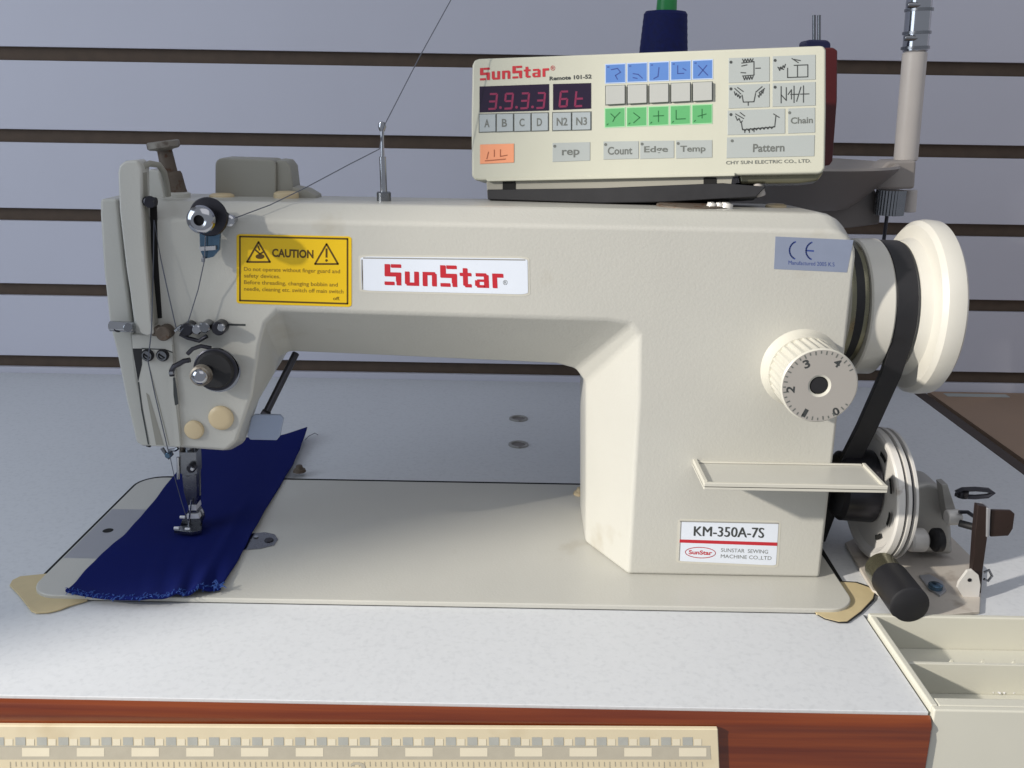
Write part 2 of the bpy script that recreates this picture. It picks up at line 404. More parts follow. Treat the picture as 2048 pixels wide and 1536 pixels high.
pt((br[0]+.55, br[1]+.55), XZ(489, 884, 6.2))
k1 = XZ(505, 790); pt(k1, XZ(518, 800, 6.6))
k2 = XZ(519, 690); pt(k2, XZ(548, 748, 7.2))
k3 = XZ(531, 645); pt(k3, XZ(560, 712, YM))
k4 = XZ(556, 620); pt(k4, XZ(580, 703, YM))
k5 = XZ(700, 625); pt(k5, XZ(700, 708, YM))
k6 = XZ(1215, 640); pt(k6, XZ(1112, 727, YM))
k7 = XZ(1262, 648); pt(k7, XZ(1152, 738, YM))
k8 = XZ(1278, 668); pt(k8, XZ(1171, 765, YM))
k9 = XZ(1276, 800); pt(k9, XZ(1171, 860, YM))
k10 = at(1255, 1146, Z=.35); pt((k10.x, .35), (at(1171, 1088, Z=.35).x, .35))
n = len(F)
vs = [(x, YF, z) for x, z in F]
# depth of the middle outline follows the chamfer: shallower at the head, deeper at the arm
my = []
for i, (x, z) in enumerate(Mm):
    if i < 2: my.append(5.0)
    elif i < 7: my.append(5.1)
    elif i < 10: my.append(5.3)
    elif i < 12: my.append(5.6)
    elif i < 14: my.append(6.2)
    elif i == 14: my.append(6.6)
    elif i == 15: my.append(7.2)
    else: my.append(YM)
vs += [(x, my[i], z) for i, (x, z) in enumerate(Mm)]
HS = {11: 1.7, 12: 1.7, 13: 1.7, 14: 1.6, 15: .8}
vs += [(x-HS.get(i, 0), YB-1.2, z-(.3 if z > 18 else 0)) for i, (x, z) in enumerate(Mm)]
cx_, cz_ = 26, 14
vs += [(x-HS.get(i, 0)+(0.8 if x < 12 and i not in HS else -0.6 if x > 40 else 0), YB, z-(1.3 if z > 18 else 0)) for i, (x, z) in enumerate(Mm)]
fs = [list(range(n)), list(range(3*n, 4*n))]
for r in range(3):
    for i in range(n):
        j = (i+1) % n; fs.append([r*n+i, r*n+j, (r+1)*n+j, (r+1)*n+i])
body = MB().add(vs, fs, 'casting').build('body', sm, bevel=0.22, seg=4, angle=24, sharp=60)

# face plate at the left end
g = MB()
g.prism([at(u, v, Y=4.4) for u, v in [(200, 398), (234, 398), (246, 520), (262, 640), (275, 760), (303, 893), (285, 893), (272, 886), (252, 800), (232, 700), (219, 650), (207, 540), (200, 430)]], (0, 7.6, 0), 'casting')
g.build('face_plate', sm, bevel=0.16, seg=3)
g = MB()
g.prism([at(u, v, Y=4.7) for u, v in [(232, 402), (250, 402), (300, 895), (292, 893)]], (0, .2, 0), 'black')
g.build('face_plate_seam', sm)
# head front cover: broad strip with stepped grooves
g = MB()
g.prism([at(u, v, Y=3.5) for u, v in [(262, 668), (345, 672), (352, 760), (362, 895), (300, 893), (284, 820), (268, 730)]], (0, .6, 0), 'casting')
g.build('front_cover', sm, bevel=0.09, seg=2)
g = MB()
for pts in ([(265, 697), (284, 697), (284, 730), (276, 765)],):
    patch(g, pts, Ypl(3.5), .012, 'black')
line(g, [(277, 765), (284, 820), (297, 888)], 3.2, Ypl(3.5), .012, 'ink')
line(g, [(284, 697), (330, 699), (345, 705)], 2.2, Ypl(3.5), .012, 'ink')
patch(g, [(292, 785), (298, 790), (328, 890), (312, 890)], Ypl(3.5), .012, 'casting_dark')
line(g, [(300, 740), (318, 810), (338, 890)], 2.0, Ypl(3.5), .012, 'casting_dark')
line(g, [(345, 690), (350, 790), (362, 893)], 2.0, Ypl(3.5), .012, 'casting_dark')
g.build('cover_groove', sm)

# take-up lever guard: upright bar, hooked over the top of the head
g = MB()
bar = [(235, 345), (238, 330), (250, 322), (275, 320), (283, 336), (284, 400), (292, 520), (304, 645), (308, 668), (296, 673), (280, 668), (268, 640), (252, 540), (238, 420)]
g.prism([at(u, v, Y=2.9) for u, v in bar], (0, 1.2, 0), 'casting')
g.build('take_up_guard', sm, bevel=0.14, seg=3)
g = MB(); g.prism([at(u, v, Y=3.05) for u, v in [(279, 345), (286, 345), (288, 400), (296, 520), (309, 650), (304, 655), (290, 520), (280, 400)]], (0, .6, 0), 'casting_dark'); g.build('guard_shade', sm, bevel=.05)  # dark strip painted in for the shaded side of the guard bar
g = MB()
hp = [(281, 395, 3.4), (281, 350, 3.4), (287, 332, 3.5), (300, 327, 3.8), (318, 330, 4.3), (328, 345, 4.8), (333, 368, 5.2), (336, 392, 5.4)]
g.tube([at(u, v, Y=y) for u, v, y in hp], .17, 'casting_dark', 10)
g.build('guard_hook', sm)
g = MB(); g.prism([at(u, v, Y=7) for u, v in [(288, 345), (300, 338), (318, 342), (330, 395), (326, 410), (284, 410)]], (0, 3, 0), 'casting'); g.build('head_cap', sm, bevel=0.12)
g = MB()
patch(g, [(299, 405), (313, 405), (316, 520), (324, 636), (309, 638), (303, 520)], FP, .03, 'gap_black', .1)
g.build('take_up_slot', sm, bevel=0.02, seg=2)
g = MB(); g.cyl(at(285, 402, Y=3.2), at(313, 404, Y=3.2), .25, 'black'); g.cyl(at(300, 404, Y=2.9), at(300, 404, Y=3.8), .32, 'dark_steel'); g.build('take_up_lever', sm)

# presser regulator knob
g = MB(); ax = (at(346, 380, Y=8)-at(326, 290, Y=8)).normalized()
o = at(325, 282, Y=8)
g.lathe(o, ax, [(0, 0), (0, .82), (.06, .92), (.36, .92), (.46, .8), (.5, .5), (.55, .42), (1.75, .46), (1.78, .62), (1.95, .68), (2.75, .72), (3.0, .75), (3.0, 0)],
        ['worn_knob']*6+['rust']*6, 32)
g.build('presser_knob', sm)
g = MB(); c = at(347, 386, Y=8); g.lathe(c, (0, 0, 1), [(-.3, .95), (.0, .95), (.12, .7), (.12, 0)], 'casting', 32); g.build('knob_boss', sm)

# cap box on top of the arm with side piece
g = MB(); g.prism([at(u, v, Y=10) for u, v in rrect(430, 316, 552, 408, 14, sl=0.03)], (0, 2.2, 0), 'casting_dark'); 
g.build('top_cover', sm, bevel=0.1)
g = MB(); g.prism([at(u, v, Y=10.2) for u, v in [(553, 320), (572, 322), (581, 334), (588, 388), (592, 408), (553, 408)]], (0, 2.0, 0), 'casting_dark'); g.build('top_cover_side', sm, bevel=0.08)
for (u, v) in ((443, 385), (572, 381)):
    g = MB(); c = at(u, v, Y=9.2); g.lathe((c.x, c.y, c.z-.3), (0, 0, 1), [(-.5, .7), (0, .75), (.16, .72), (.24, .55), (.26, 0)], 'tan_plug', 28); g.build('oil_plug', sm)
g = MB(); g.prism([at(u, v, Y=9.5) for u, v in [(585, 374), (612, 380), (632, 392), (634, 405), (585, 408)]], (0, 1.6, 0), 'casting_dark'); g.build('cover_ramp', sm, bevel=.05)
# oil cap and small parts at the right end of the arm top
g = MB(); c = at(1552, 411, Y=9.0); g.lathe((c.x, 9.0, c.z-.1), (0, 0, 1), [(-.5, .6), (0, .62), (.14, .6), (.2, .45), (.22, 0)], 'tan_plug', 28); g.build('oil_plug', sm)
g = MB(); c = at(1400, 412, Y=7.5); g.lathe((c.x-.5, 7.8, 22.02), (0, 0, 1), [(0, 2.0), (.16, 1.95), (.2, 1.8), (.2, 0)], 'rust', 32); g.build('oil_window', sm)
g = MB()
for du, r in ((1425, .32), (1440, .25), (1455, .36)):
    c = at(du, 418, Y=6.6); g.lathe((c.x, 6.9, 22.12), (0.2, 0, 1), [(0, r), (.25, r*.9), (.32, 0)], 'bright_cast', 20)
g.build('window_clip', sm)

# thread guide post on the arm
g = MB(); c = at(768, 402, Y=8); tp = at(764, 250, Y=8)
g.cyl((c.x, 8, 21.8), (c.x, 8, 22.6), .42, 'steel'); g.cyl((c.x, 8, 22.4), (c.x-.03, 8, 24.6), .2, 'chrome'); g.cyl((c.x-.03, 8, 24.5), (tp.x, 8, tp.z-.3), .11, 'chrome')
g.lathe((tp.x, 8, tp.z-.35), (0, 0, 1), [(0, 0), (0, .16), (.25, .24), (.5, .18), (.55, 0)], 'chrome', 20)
g.build('thread_post', sm)

# ---- front instruments
def disc(mb, u, v, y0, y1, rpx, m, taper=1.0, seg=32, r0=None):
    """cylinder along Y whose front cap centre projects to u,v"""
    c = at(u, v, Y=y0); r = rpx*cmpx(c); e_ = min(.06, r*.2, abs(y1-y0)*.3)
    mb.lathe(c, (0, 1, 0), [(0, 0), (0, (r-e_)*taper), (e_, r*taper), (y1-y0, r), (y1-y0, 0)], m, seg)
g = MB()
c = at(397, 441, Y=1.0)
g.lathe(c, (0, 1, 0), [(.3, 0), (.3, .24), (.04, .28), (0, .40), (.05, .56), (.2, .70), (.45, .74), (.62, .66), (.68, .5)], ['black', 'black', 'chrome', 'chrome', 'chrome', 'chrome', 'steel', 'steel'], 40)
g.lathe(c, (0, 1, 0), [(.6, .5), (1.5, .55), (1.55, .98), (1.66, 1.04), (1.76, .98), (1.8, .6), (1.86, .6), (1.9, .9), (2.0, .92), (2.05, .5), (2.75, .5)], 'dark_steel', 40)
g.build('upper_tension', sm)
g = MB(); c = at(457, 442, Y=2.7); g.lathe(c, (0, 1, 0), [(0, 0), (0, .2), (.07, .3), (.3, .32), (.4, .22), (1.0, .22)], 'chrome', 24); 
g.tube([at(405, 412, Y=3.3), at(440, 420, Y=3.3), at(465, 440, Y=3.2)], .16, 'dark_steel')
g.build('thread_guide', sm)
g = MB()
g.prism([at(u, v, Y=2.9) for u, v in [(399, 466), (440, 466), (438, 500), (426, 514), (408, 518), (400, 500)]], (0, .25, 0), 'bluish_steel')
g.prism([at(u, v, Y=2.7) for u, v in [(398, 494), (431, 492), (431, 500), (400, 502)]], (0, .15, 0), 'plate_steel')
g.cyl(at(407, 514, Y=2.8), at(406, 524, Y=2.8), .1, 'chrome')
g.build('guide_plate', sm, bevel=.04, seg=2)

g = MB(); p0 = at(220, 652, Y=3.0); p1 = at(268, 654, Y=3.0)
g.cyl(p0, p1, .3, 'chrome'); g.cyl(at(236, 656, Y=2.8), at(236, 656, Y=4.2), .24, 'dark_steel'); g.cyl(at(256, 655, Y=2.6), at(256, 655, Y=4.2), .24, 'steel')
g.build('chrome_guide', sm)
g = MB()
for u, v, r, m in ((372, 660, 13, 'dark_steel'), (392, 660, 10, 'chrome'), (408, 656, 11, 'steel')): disc(g, u, v, 2.8, 3.75, r, m)
g.tube([at(u, v, Y=3.0) for u, v in [(350, 662), (362, 652), (378, 650), (395, 654), (412, 650)]], .1, 'steel')
g.tube([at(u, v, Y=3.2) for u, v in [(360, 668), (376, 676), (398, 682), (414, 672)]], .12, 'dark_steel')
g.build('thread_guide', sm)
g = MB(); disc(g, 436, 658, 2.9, 3.75, 14, 'dark_steel'); disc(g, 441, 656, 2.8, 3.0, 8, 'chrome'); g.build('guide_screw', sm)
g = MB(); line(g, [(408, 648), (490, 650)], 4, FP, .01, 'ink'); g.build('guide_slit', sm)
g = MB(); disc(g, 325, 668, 2.9, 3.7, 15, 'rust'); disc(g, 308, 664, 3.0, 3.7, 9, 'rust'); g.build('rusty_boss', sm)
for (u, v) in ((293, 712), (323, 712)):
    g = MB(); c = at(u, v, Y=3.25); r = 12.5*cmpx(c)
    g.lathe(c, (0, 1, 0), [(.1, 0), (.1, r*.55), (0, r*.6), (0, r*.78), (.12, r*.8), (.12, r), (.5, r)], ['steel', 'gap_black', 'steel', 'black', 'black', 'black'], 28)
    line(g, [(u-6, v-4), (u+6, v+4)], 3, Ypl(3.35), .01, 'gap_black')
    g.build('screw', sm)
# lower tension assembly
g = MB(); c = at(434, 741, Y=2.9); r = 46*cmpx(c)
g.lathe(c, (0, 1, 0), [(-.05, 0), (-.05, r*.6), (0, r*.98), (.1, r), (.22, r*.9), (.22, r*.5)], 'chrome', 44)
c2 = at(428, 742, Y=2.3)
g.lathe(c2, (0, 1, 0), [(0, 0), (0, .95), (.25, 1.12), (.5, 1.15), (.58, .5)], 'black', 40)
g.lathe(c2+Vector((0, .2, 0)), (0, 1, 0), [(0, 1.16), (.04, 1.22), (.12, 1.22), (.14, 1.1)], 'dark_steel', 40)
g.lathe(c, (0, 1, 0), [(.2, .6), (.9, .6)], 'dark_steel', 24)
g.build('tension_disc', sm)
g = MB(); c = at(396, 756, Y=.7)
g.lathe(c, (0, 1, 0), [(0, 0), (.0, .10), (.04, .28), (.16, .42), (.22, .44), (.3, .55), (.7, .58), (.9, .45), (.95, .3), (1.5, .3), (2.2, .3)], ['chrome', 'chrome', 'chrome', 'chrome']+['worn_knob']*3+['dark_steel']*3, 32)
g.build('tension_nut', sm)
g = MB()
g.tube([at(u, v, Y=3.0) for u, v in [(344, 752), (343, 742), (348, 733), (358, 728), (368, 722), (380, 720)]], .15, 'dark_steel')
g.cyl(at(344, 748, Y=3.0), at(343, 742, Y=3.0), .17, 'chrome')
g.tube([at(u, v, Y=2.7) for u, v in [(375, 708), (385, 698), (402, 692), (422, 696)]], .12, 'dark_steel')
g.build('check_spring', sm)
g = MB(); patch(g, [(346, 755), (350, 755), (354, 780), (357, 808), (350, 811), (347, 790)], Ypl(3.5), .015, 'ink'); g.build('spring_slot', sm)
for (u, v, r) in ((440, 838, 25), (386, 862, 19.5)):
    g = MB(); c = at(u, v, Y=3.42); rr = r*cmpx(c)
    g.lathe(c, (0, 1, 0), [(0, 0), (0.01, rr*.6), (.06, rr*.88), (.14, rr), (.32, rr)], 'tan_plug', 32); g.build('face_plug', sm)
# reverse lever: rod and pressed plate
g = MB(); g.cyl(at(592, 706, Y=8.6), at(530, 830, Y=6.2), .22, 'dark_steel'); g.cyl(at(522, 826, Y=6.1), at(538, 834, Y=6.1), .3, 'dark_steel'); lever = g.build('reverse_lever', sm)
g = MB(); g.prism([at(u, v, Y=5.6) for u, v in [(503, 834), (509, 829), (560, 830), (567, 838), (560, 872), (553, 881), (500, 880), (494, 871)]], (0, .22, 0), 'plate_blue')
g.build('lever_plate', lever, bevel=.06)

# needle bar, presser bar and foot (axis Y about 8.9)
YN = 8.9
def cz(mb, u, v0, v1, rpx, m, Y=YN, u2=None, r2=None):
    a = at(u, v0, Y=Y); b_ = at(u2 if u2 else u, v1, Y=Y); mb.cyl(a, b_, rpx*cmpx(a), m, 20, (r2 or rpx)*cmpx(a))
g = MB(); cz(g, 378, 880, 932, 9, 'steel', u2=379); cz(g, 364, 880, 935, 5, 'worn_knob'); g.build('needle_bar', sm)
g = MB()
g.prism([at(u, v, Y=YN-.5) for u, v in [(360, 905), (392, 905), (394, 948), (376, 955), (360, 946)]], (0, 1, 0), 'steel')
disc(g, 381, 938, YN-.9, YN-.4, 9, 'dark_steel'); disc(g, 384, 939, YN-1.0, YN-.8, 4, 'chrome')
cz(g, 356, 914, 958, 3.2, 'chrome', Y=YN-.6, u2=357)
g.build('needle_clamp', sm, bevel=.04)
g = MB(); cz(g, 394, 880, 990, 4.6, 'steel', Y=YN+.3, u2=398); g.build('presser_bar', sm)
g = MB()
g.tube([at(u, v, Y=YN-.3) for u, v in [(324, 896), (330, 905), (338, 916), (344, 908), (340, 900), (350, 900), (356, 896)]], .12, 'steel')
disc(g, 335, 912, YN-.7, YN-.2, 6, 'bluish_steel')
g.build('needle_guide', sm)
g = MB()
g.prism([at(u, v, Y=YN-.5) for u, v in [(364, 950), (392, 950), (393, 990), (392, 1014), (376, 1014), (368, 985)]], (0, 1.0, 0), 'steel')
g.prism([at(u, v, Y=YN-.6) for u, v in [(377, 1011), (391, 1011), (393, 1021), (378, 1021)]], (0, 1.0, 0), 'steel_highlight')
g.prism([at(u, v, Y=YN-.7) for u, v in [(373, 1029), (396, 1029), (399, 1037), (373, 1038)]], (0, .9, 0), 'steel_highlight')
g.prism([at(u, v, Y=YN-.55) for u, v in [(377, 1020), (391, 1020), (400, 1034), (402, 1046), (396, 1056), (372, 1058), (360, 1052), (366, 1036)]], (0, .9, 0), 'steel')
g.prism([at(u, v, Z=.95) for u, v in [(350, 1053), (404, 1048), (402, 1060), (384, 1064), (370, 1063), (348, 1060)]], (0, 0, -.2), 'steel')
for (u, v) in ((365, 1034), (375, 1058), (353, 1056)): g.cyl(at(u-5, v, Y=YN-1.2), at(u+5, v+.5, Y=YN-1.2), .1, 'steel_highlight')  # small pale bars painted in as glints on the foot
g.tube([at(u, v, Y=YN-.2) for u, v in [(398, 1020), (406, 1030), (402, 1050)]], .08, 'steel')
g.build('presser_foot', sm, bevel=.03, seg=2)
g = MB(); c1, c2 = at(383, 1000, Y=YN-.7), at(377, 1052, Y=YN-.7); g.cyl(c1, c2, .05, 'chrome'); g.build('needle', sm)

# slide plate and needle plate on the bed
g = MB(); g.prism([(0.12, 4.55, .36), (7.6, 4.55, .36), (7.6, 11.9, .36), (.12, 11.9, .36)], (0, 0, -.02), 'plate_steel'); pl_ = g.build('slide_plate', sm)
g = MB(); c = at(216, 1061, Z=.362); g.lathe((c.x, c.y, .364), (0, 0, 1), [(-.01, .34), (0, .34), (0, 0)], 'gap_black', 24); g.build('finger_hole', pl_)
g = MB(); g.prism([at(u, v, Z=.40) for u, v in [(490, 1068), (530, 1064), (549, 1068), (556, 1078), (548, 1090), (520, 1097), (480, 1100)]], (0, 0, -.06), 'steel'); 
c = at(538, 1080, Z=.42); g.lathe(c, (0, 0, 1), [(0, .3), (.06, .26), (.06, 0)], 'dark_steel', 20); c = at(512, 1074, Z=.42); g.lathe(c, (0, 0, 1), [(0, .16), (.05, .16), (.05, 0)], 'chrome', 16)
g.build('needle_plate', sm, bevel=.02)
for u, v, m in ((1160, 988, 'tan_plug'), (599, 943, 'rust')):
    g = MB(); c = at(u, v, Z=.35); g.lathe(c, (0, 0, 1), [(0, .5), (.18, .45), (.25, .3), (.5, .22), (.55, 0)], m, 20); g.build('hinge_stub', sm)

# spool tray on the column
g = MB(); x0, x1, y0, y1, zt = 38.25, 48.35, 0.15, YF+.02, 7.72
g.box(x0, x1, y0, y1, zt-.14, zt, 'casting'); g.box(x0, x1, y0, y0+.22, zt-.26, zt+.16, 'smooth_paint'); g.box(x0, x0+.25, y0+.22, y1, zt-.26, zt+.2, 'smooth_paint')
g.box(x1-.22, x1, y0+.22, y1, zt-.26, zt+.14, 'smooth_paint'); g.box(x0+.25, x1-.25, y1-.2, y1, zt, zt+.1, 'smooth_paint')
g.build('spool_tray', sm, bevel=.07)

# stitch length dial
cx0, cz0 = 44.0, 13.5
g = MB(); g.lathe((cx0, 0, cz0), (0, 1, 0), [(2.9, 2.04), (3.3, 2.1), (3.55, 2.2), (3.72, 2.32)], 'smooth_paint', 48); g.build('dial_boss', sm)
g = MB(); k = g.mi('smooth_paint'); k2 = g.mi('dial_face'); seg = 120
def ringpts(y, rf): 
    r_ = list(range(len(g.v), len(g.v)+seg))
    for i in range(seg): a = 2*math.pi*i/seg; r = rf(i); g.v.append(Vector((cx0+r*math.cos(a), y, cz0+r*math.sin(a))))
    return r_
def kn(R_): return lambda i: R_ if (i % 4) in (0, 1) else R_-.09
rs = [ringpts(3.1, kn(2.0)), ringpts(.55, kn(2.06)), ringpts(.34, lambda i: 2.06), ringpts(.26, lambda i: 1.98), ringpts(.26, lambda i: .62), ringpts(.34, lambda i: .50), ringpts(1.0, lambda i: .48)]
for a, b_ in zip(rs, rs[1:]):
    for i in range(seg): j = (i+1) % seg; g.f.append([a[i], a[j], b_[j], b_[i]]); g.m.append(k2 if a is rs[3] else k)
g.f.append(rs[0]); g.m.append(k)
g.add([Vector((cx0+.48*math.cos(2*math.pi*i/24), .95, cz0+.48*math.sin(2*math.pi*i/24))) for i in range(24)], [list(range(24))], 'gap_black')
g.lathe((cx0, 0, cz0), (0, 1, 0), [(.36, 0), (.36, .44), (.5, .5)], 'black', 24)
dial = g.build('stitch_dial', sm, sharp=30)
g = MB(); DP = Ypl(.26)
def dialtext(s_, u, v, rot, h=17, w_=11):
    vs_, fs_ = textmesh(s_, .03); out = []
    ca, sa = math.cos(math.radians(rot)), math.sin(math.radians(rot))
    for a, b_ in vs_:
        x = (a-.5)*w_; y = (b_-.5)*h; out.append(onplane(u+x*ca-y*sa, v+x*sa+y*ca, DP, .008))
    g.add(out, fs_, 'ink')
dialtext('3', 1613, 728, -22, 17, 13); dialtext('4', 1675, 726, 35, 17, 13); dialtext('2', 1581, 779, -85, 17, 13); dialtext('1', 1610, 826, -150, 17, 8); dialtext('0', 1672, 823, 155, 16, 13)
c3 = Vector((cx0, .26, cz0))
for i in range(34):
    a = math.radians(30+i*9.0); d_ = Vector((math.cos(a), 0, math.sin(a))); q_ = Vector((-d_.z, 0, d_.x))*.035
    r1 = 1.93; r0_ = 1.78 if i % 2 else 1.72
    g.add([c3+d_*r0_+q_+Vector((0, -.008, 0)), c3+d_*r1+q_+Vector((0, -.008, 0)), c3+d_*r1-q_+Vector((0, -.008, 0)), c3+d_*r0_-q_+Vector((0, -.008, 0))], [[0, 1, 2, 3]], 'ink_soft')
g.build('dial_numbers', dial)
g = MB(); line(g, [(1628, 672), (1660, 690)], 5, FP, .02, 'casting_dark'); g.build('dial_mark', sm)

# badges
def T(q, x0, y0, x1, y1):                           # sub-rectangle of a quad, in 0..1
    return [bil(q, x0, y0), bil(q, x1, y0), bil(q, x1, y1), bil(q, x0, y1)]
q = [(473, 468), (703, 473), (703, 614), (473, 607)]
g = MB(); patch(g, [bil(q, a, b_) for a, b_ in rrect(0, 0, 1, 1, .035)], FP, .02, 'sign_yellow', .03)
qi = T(q, .03, .035, .965, .955); w1 = 3.4
line(g, [qi[0], qi[1], qi[2], qi[3], qi[0]], w1, FP, .024, 'sign_ink')
def tri(cx, cy, h, wd):
    a, b_, c = (cx, cy-h/2), (cx+wd/2, cy+h/2), (cx-wd/2, cy+h/2); line(g, [a, b_, c, a], 3.6, FP, .025, 'sign_ink')
tri(517, 504, 40, 46); tri(653, 508, 40, 46)
patch(g, circ(520, 513, 9, 5), FP, .026, 'sign_ink'); line(g, [(511, 500), (520, 508), (528, 503)], 3.2, FP, .027, 'sign_ink'); line(g, [(516, 492), (519, 500)], 3, FP, .026, 'sign_ink')
line(g, [(653, 498), (653, 514)], 4, FP, .026, 'sign_ink'); patch(g, circ(653, 521, 2.6), FP, .026, 'sign_ink')
text(g, 'CAUTION', [(544, 497), (627, 500), (627, 517), (544, 514)], FP, .026, 'sign_ink', .035)
for s_, y, x1_ in (('Do not operate without finger guard and', .47, .90), ('safety devices.', .565, .38), ('Before threading, changing bobbin and', .66, .88), ('needle, cleaning etc. switch off main switch', .755, .93)):
    text(g, s_, T(q, .065, y, x1_, y+.075), FP, .026, 'sign_ink_soft', .012)
text(g, 'off.', T(q, .84, .86, .90, .91), FP, .026, 'sign_ink', .01)
o = g.build('caution_sticker', sm); o['label'] = 'yellow caution sticker with two warning triangles'
q = [(721, 513), (1055, 517), (1056, 589), (723, 581)]
g = MB()
patch(g, [bil(q, a, b_) for a, b_ in rrect(-.012, -.055, 1.012, 1.055, .07)], FP, .012, 'smooth_paint', .05)
patch(g, [bil(q, a, b_) for a, b_ in rrect(0, 0, 1, 1, .06)], FP, .03, 'badge_white', .03)
line(g, [(727, 516), (1050, 520)], 2.4, FP, .034, 'cast_gray'); line(g, [(724, 520), (725, 578)], 3, FP, .034, 'cast_gray')
logo(g, [(769, 528), (1006, 533), (1008, 577), (769, 570)], FP, .036, 'ink_red')
text(g, '®', [(1006, 560), (1015, 560), (1015, 570), (1006, 570)], FP, .036, 'ink_soft', .0)
o = g.build('name_badge', sm, bevel=0); o['label'] = 'white name badge with red blocky lettering'
q = [(1551, 473), (1707, 480), (1694, 545), (1548, 538)]
g = MB(); patch(g, q, FP, .012, 'ce_silver', .014)
def arc(cx, cy, r, a0, a1, ryk=1.0): return [(cx+r*math.cos(math.radians(a0+(a1-a0)*i/12)), cy+r*ryk*math.sin(math.radians(a0+(a1-a0)*i/12))) for i in range(13)]
line(g, arc(1597, 501, 18, 115, 250, 1.02), 3.0, FP, .018, 'ink_blue'); line(g, arc(1630, 502, 18, 115, 250, 1.02), 3.0, FP, .018, 'ink_blue'); line(g, [(1612, 501), (1627, 502)], 3.0, FP, .018, 'ink_blue')
text(g, 'Manufactured 2005 K.S', [(1577, 521), (1669, 525), (1669, 533), (1577, 529)], FP, .018, 'ink_blue', 0)
g.build('conformity_sticker', sm)
q = [(1361, 1042), (1557, 1046), (1552, 1131), (1357, 1122)]
g = MB()
patch(g, [bil(q, a, b_) for a, b_ in rrect(-.025, -.05, 1.025, 1.05, .06)], FP, .012, 'smooth_paint', .05)
patch(g, [bil(q, a, b_) for a, b_ in rrect(0, 0, 1, 1, .04)], FP, .03, 'badge_white', .03)
line(g, [bil(q, .0, 0.01), bil(q, 1, 0.01)], 2.2, FP, .034, 'cast_gray'); line(g, [bil(q, .006, 0.02), bil(q, .006, .98)], 2.4, FP, .034, 'cast_gray')
text(g, 'KM-350A-7S', T(q, .14, .12, .855, .36), FP, .036, 'ink', 0); text(g, 'KM-350A-7S', T(q, .147, .125, .862, .365), FP, .0375, 'ink', 0)
patch(g, T(q, .0, .46, 1, .54), FP, .036, 'ink_red')
el = [bil(q, .22+.155*math.cos(2*math.pi*i/28), .77+.13*math.sin(2*math.pi*i/28)) for i in range(29)]
line(g, el, 1.4, FP, .036, 'ink_red'); text(g, 'SunStar', T(q, .10, .715, .34, .82), FP, .036, 'ink_red', .03)
text(g, 'SUNSTAR  SEWING', T(q, .43, .64, .91, .73), FP, .036, 'ink_soft', 0); text(g, 'MACHINE CO.,LTD', T(q, .43, .79, .95, .89), FP, .036, 'ink_soft', 0)
o = g.build('model_badge', sm); o['label'] = 'white model badge with a red stripe near the column foot'

# ---- hand wheel and pulley (axis along X)
HY, HZ = 8.9, 16.1
g = MB(); g.lathe((0, HY, HZ+.2), (1, 0, 0), [(46.2, 3.9), (46.9, 4.0), (47.2, 3.9), (47.25, 3.6), (47.8, 3.6), (48.0, 3.7), (48.0, 0)], ['casting_dark', 'olive_metal', 'olive_metal', 'black', 'olive_metal', 'olive_metal'], 64)
g.build('pulley_collar', sm)
hw = MB()
hw.lathe((0, HY, HZ), (1, 0, 0), [(48.05, 0), (48.05, 4.0), (48.15, 4.1), (49.35, 4.12), (49.5, 3.95), (50.1, 3.3), (50.7, 3.7), (50.85, 3.75), (50.9, 4.0), (51.35, 4.12), (51.5, 4.2), (51.6, 4.55), (51.65, 4.95), (51.9, 5.22), (52.3, 5.3), (52.9, 5.25), (53.1, 5.0), (53.1, 0)], 'white_plastic', 96)
hw.build('hand_wheel', sm)
# belt
g = MB(); pts = []; R_ = 3.72
for i in range(25):
    a = math.radians(-150+ (150+165)*i/24)   # around the front (camera side), from back-bottom over the top
    pts.append((HY-R_*math.sin(a) if False else HY-R_*math.cos(a), HZ+R_*math.sin(a)))
path = []
for i in range(33):
    a = math.radians(-22+ (202+20)*i/32); path.append((50.1, HY-R_*math.cos(a), HZ+R_*math.sin(a)))
path = [(47.9, 10.3, -1.5), (48.35, 8.4, 4.2), (49.2, 6.7, 9.0), (49.85, 5.7, 12.8)] + path + [(49.9, 12.4, 12.6), (48.6, 13.6, 6.0), (47.9, 14.2, -1.5)]
k = g.mi('black_rubber'); rings = []
P_ = [Vector(p) for p in path]
for i, p in enumerate(P_):
    d = (P_[min(i+1, len(P_)-1)]-P_[max(i-1, 0)]).normalized(); xx = (Vector((1, 0, 0))-d*d.x).normalized(); nn = d.cross(xx)
    rings.append(list(range(len(g.v), len(g.v)+4)))
    for sx, sn in ((-.62, -.32), (.62, -.32), (.48, .3), (-.48, .3)): g.v.append(p+xx*sx+nn*sn)
for a, b_ in zip(rings, rings[1:]):
    for j in range(4): j2 = (j+1) % 4; g.f.append([a[j], a[j2], b_[j2], b_[j]]); g.m.append(k)
tag(g.build('drive_belt', bevel=.05, seg=2), 'black rubber drive belt running over the white hand wheel pulley', 'belt')
# oil pan / brown block behind column
g = MB(); g.box(46.6, 48.0, 9.0, 12, 3.5, 7.6, 'olive_metal'); g.build('rear_bracket', sm, bevel=.1)

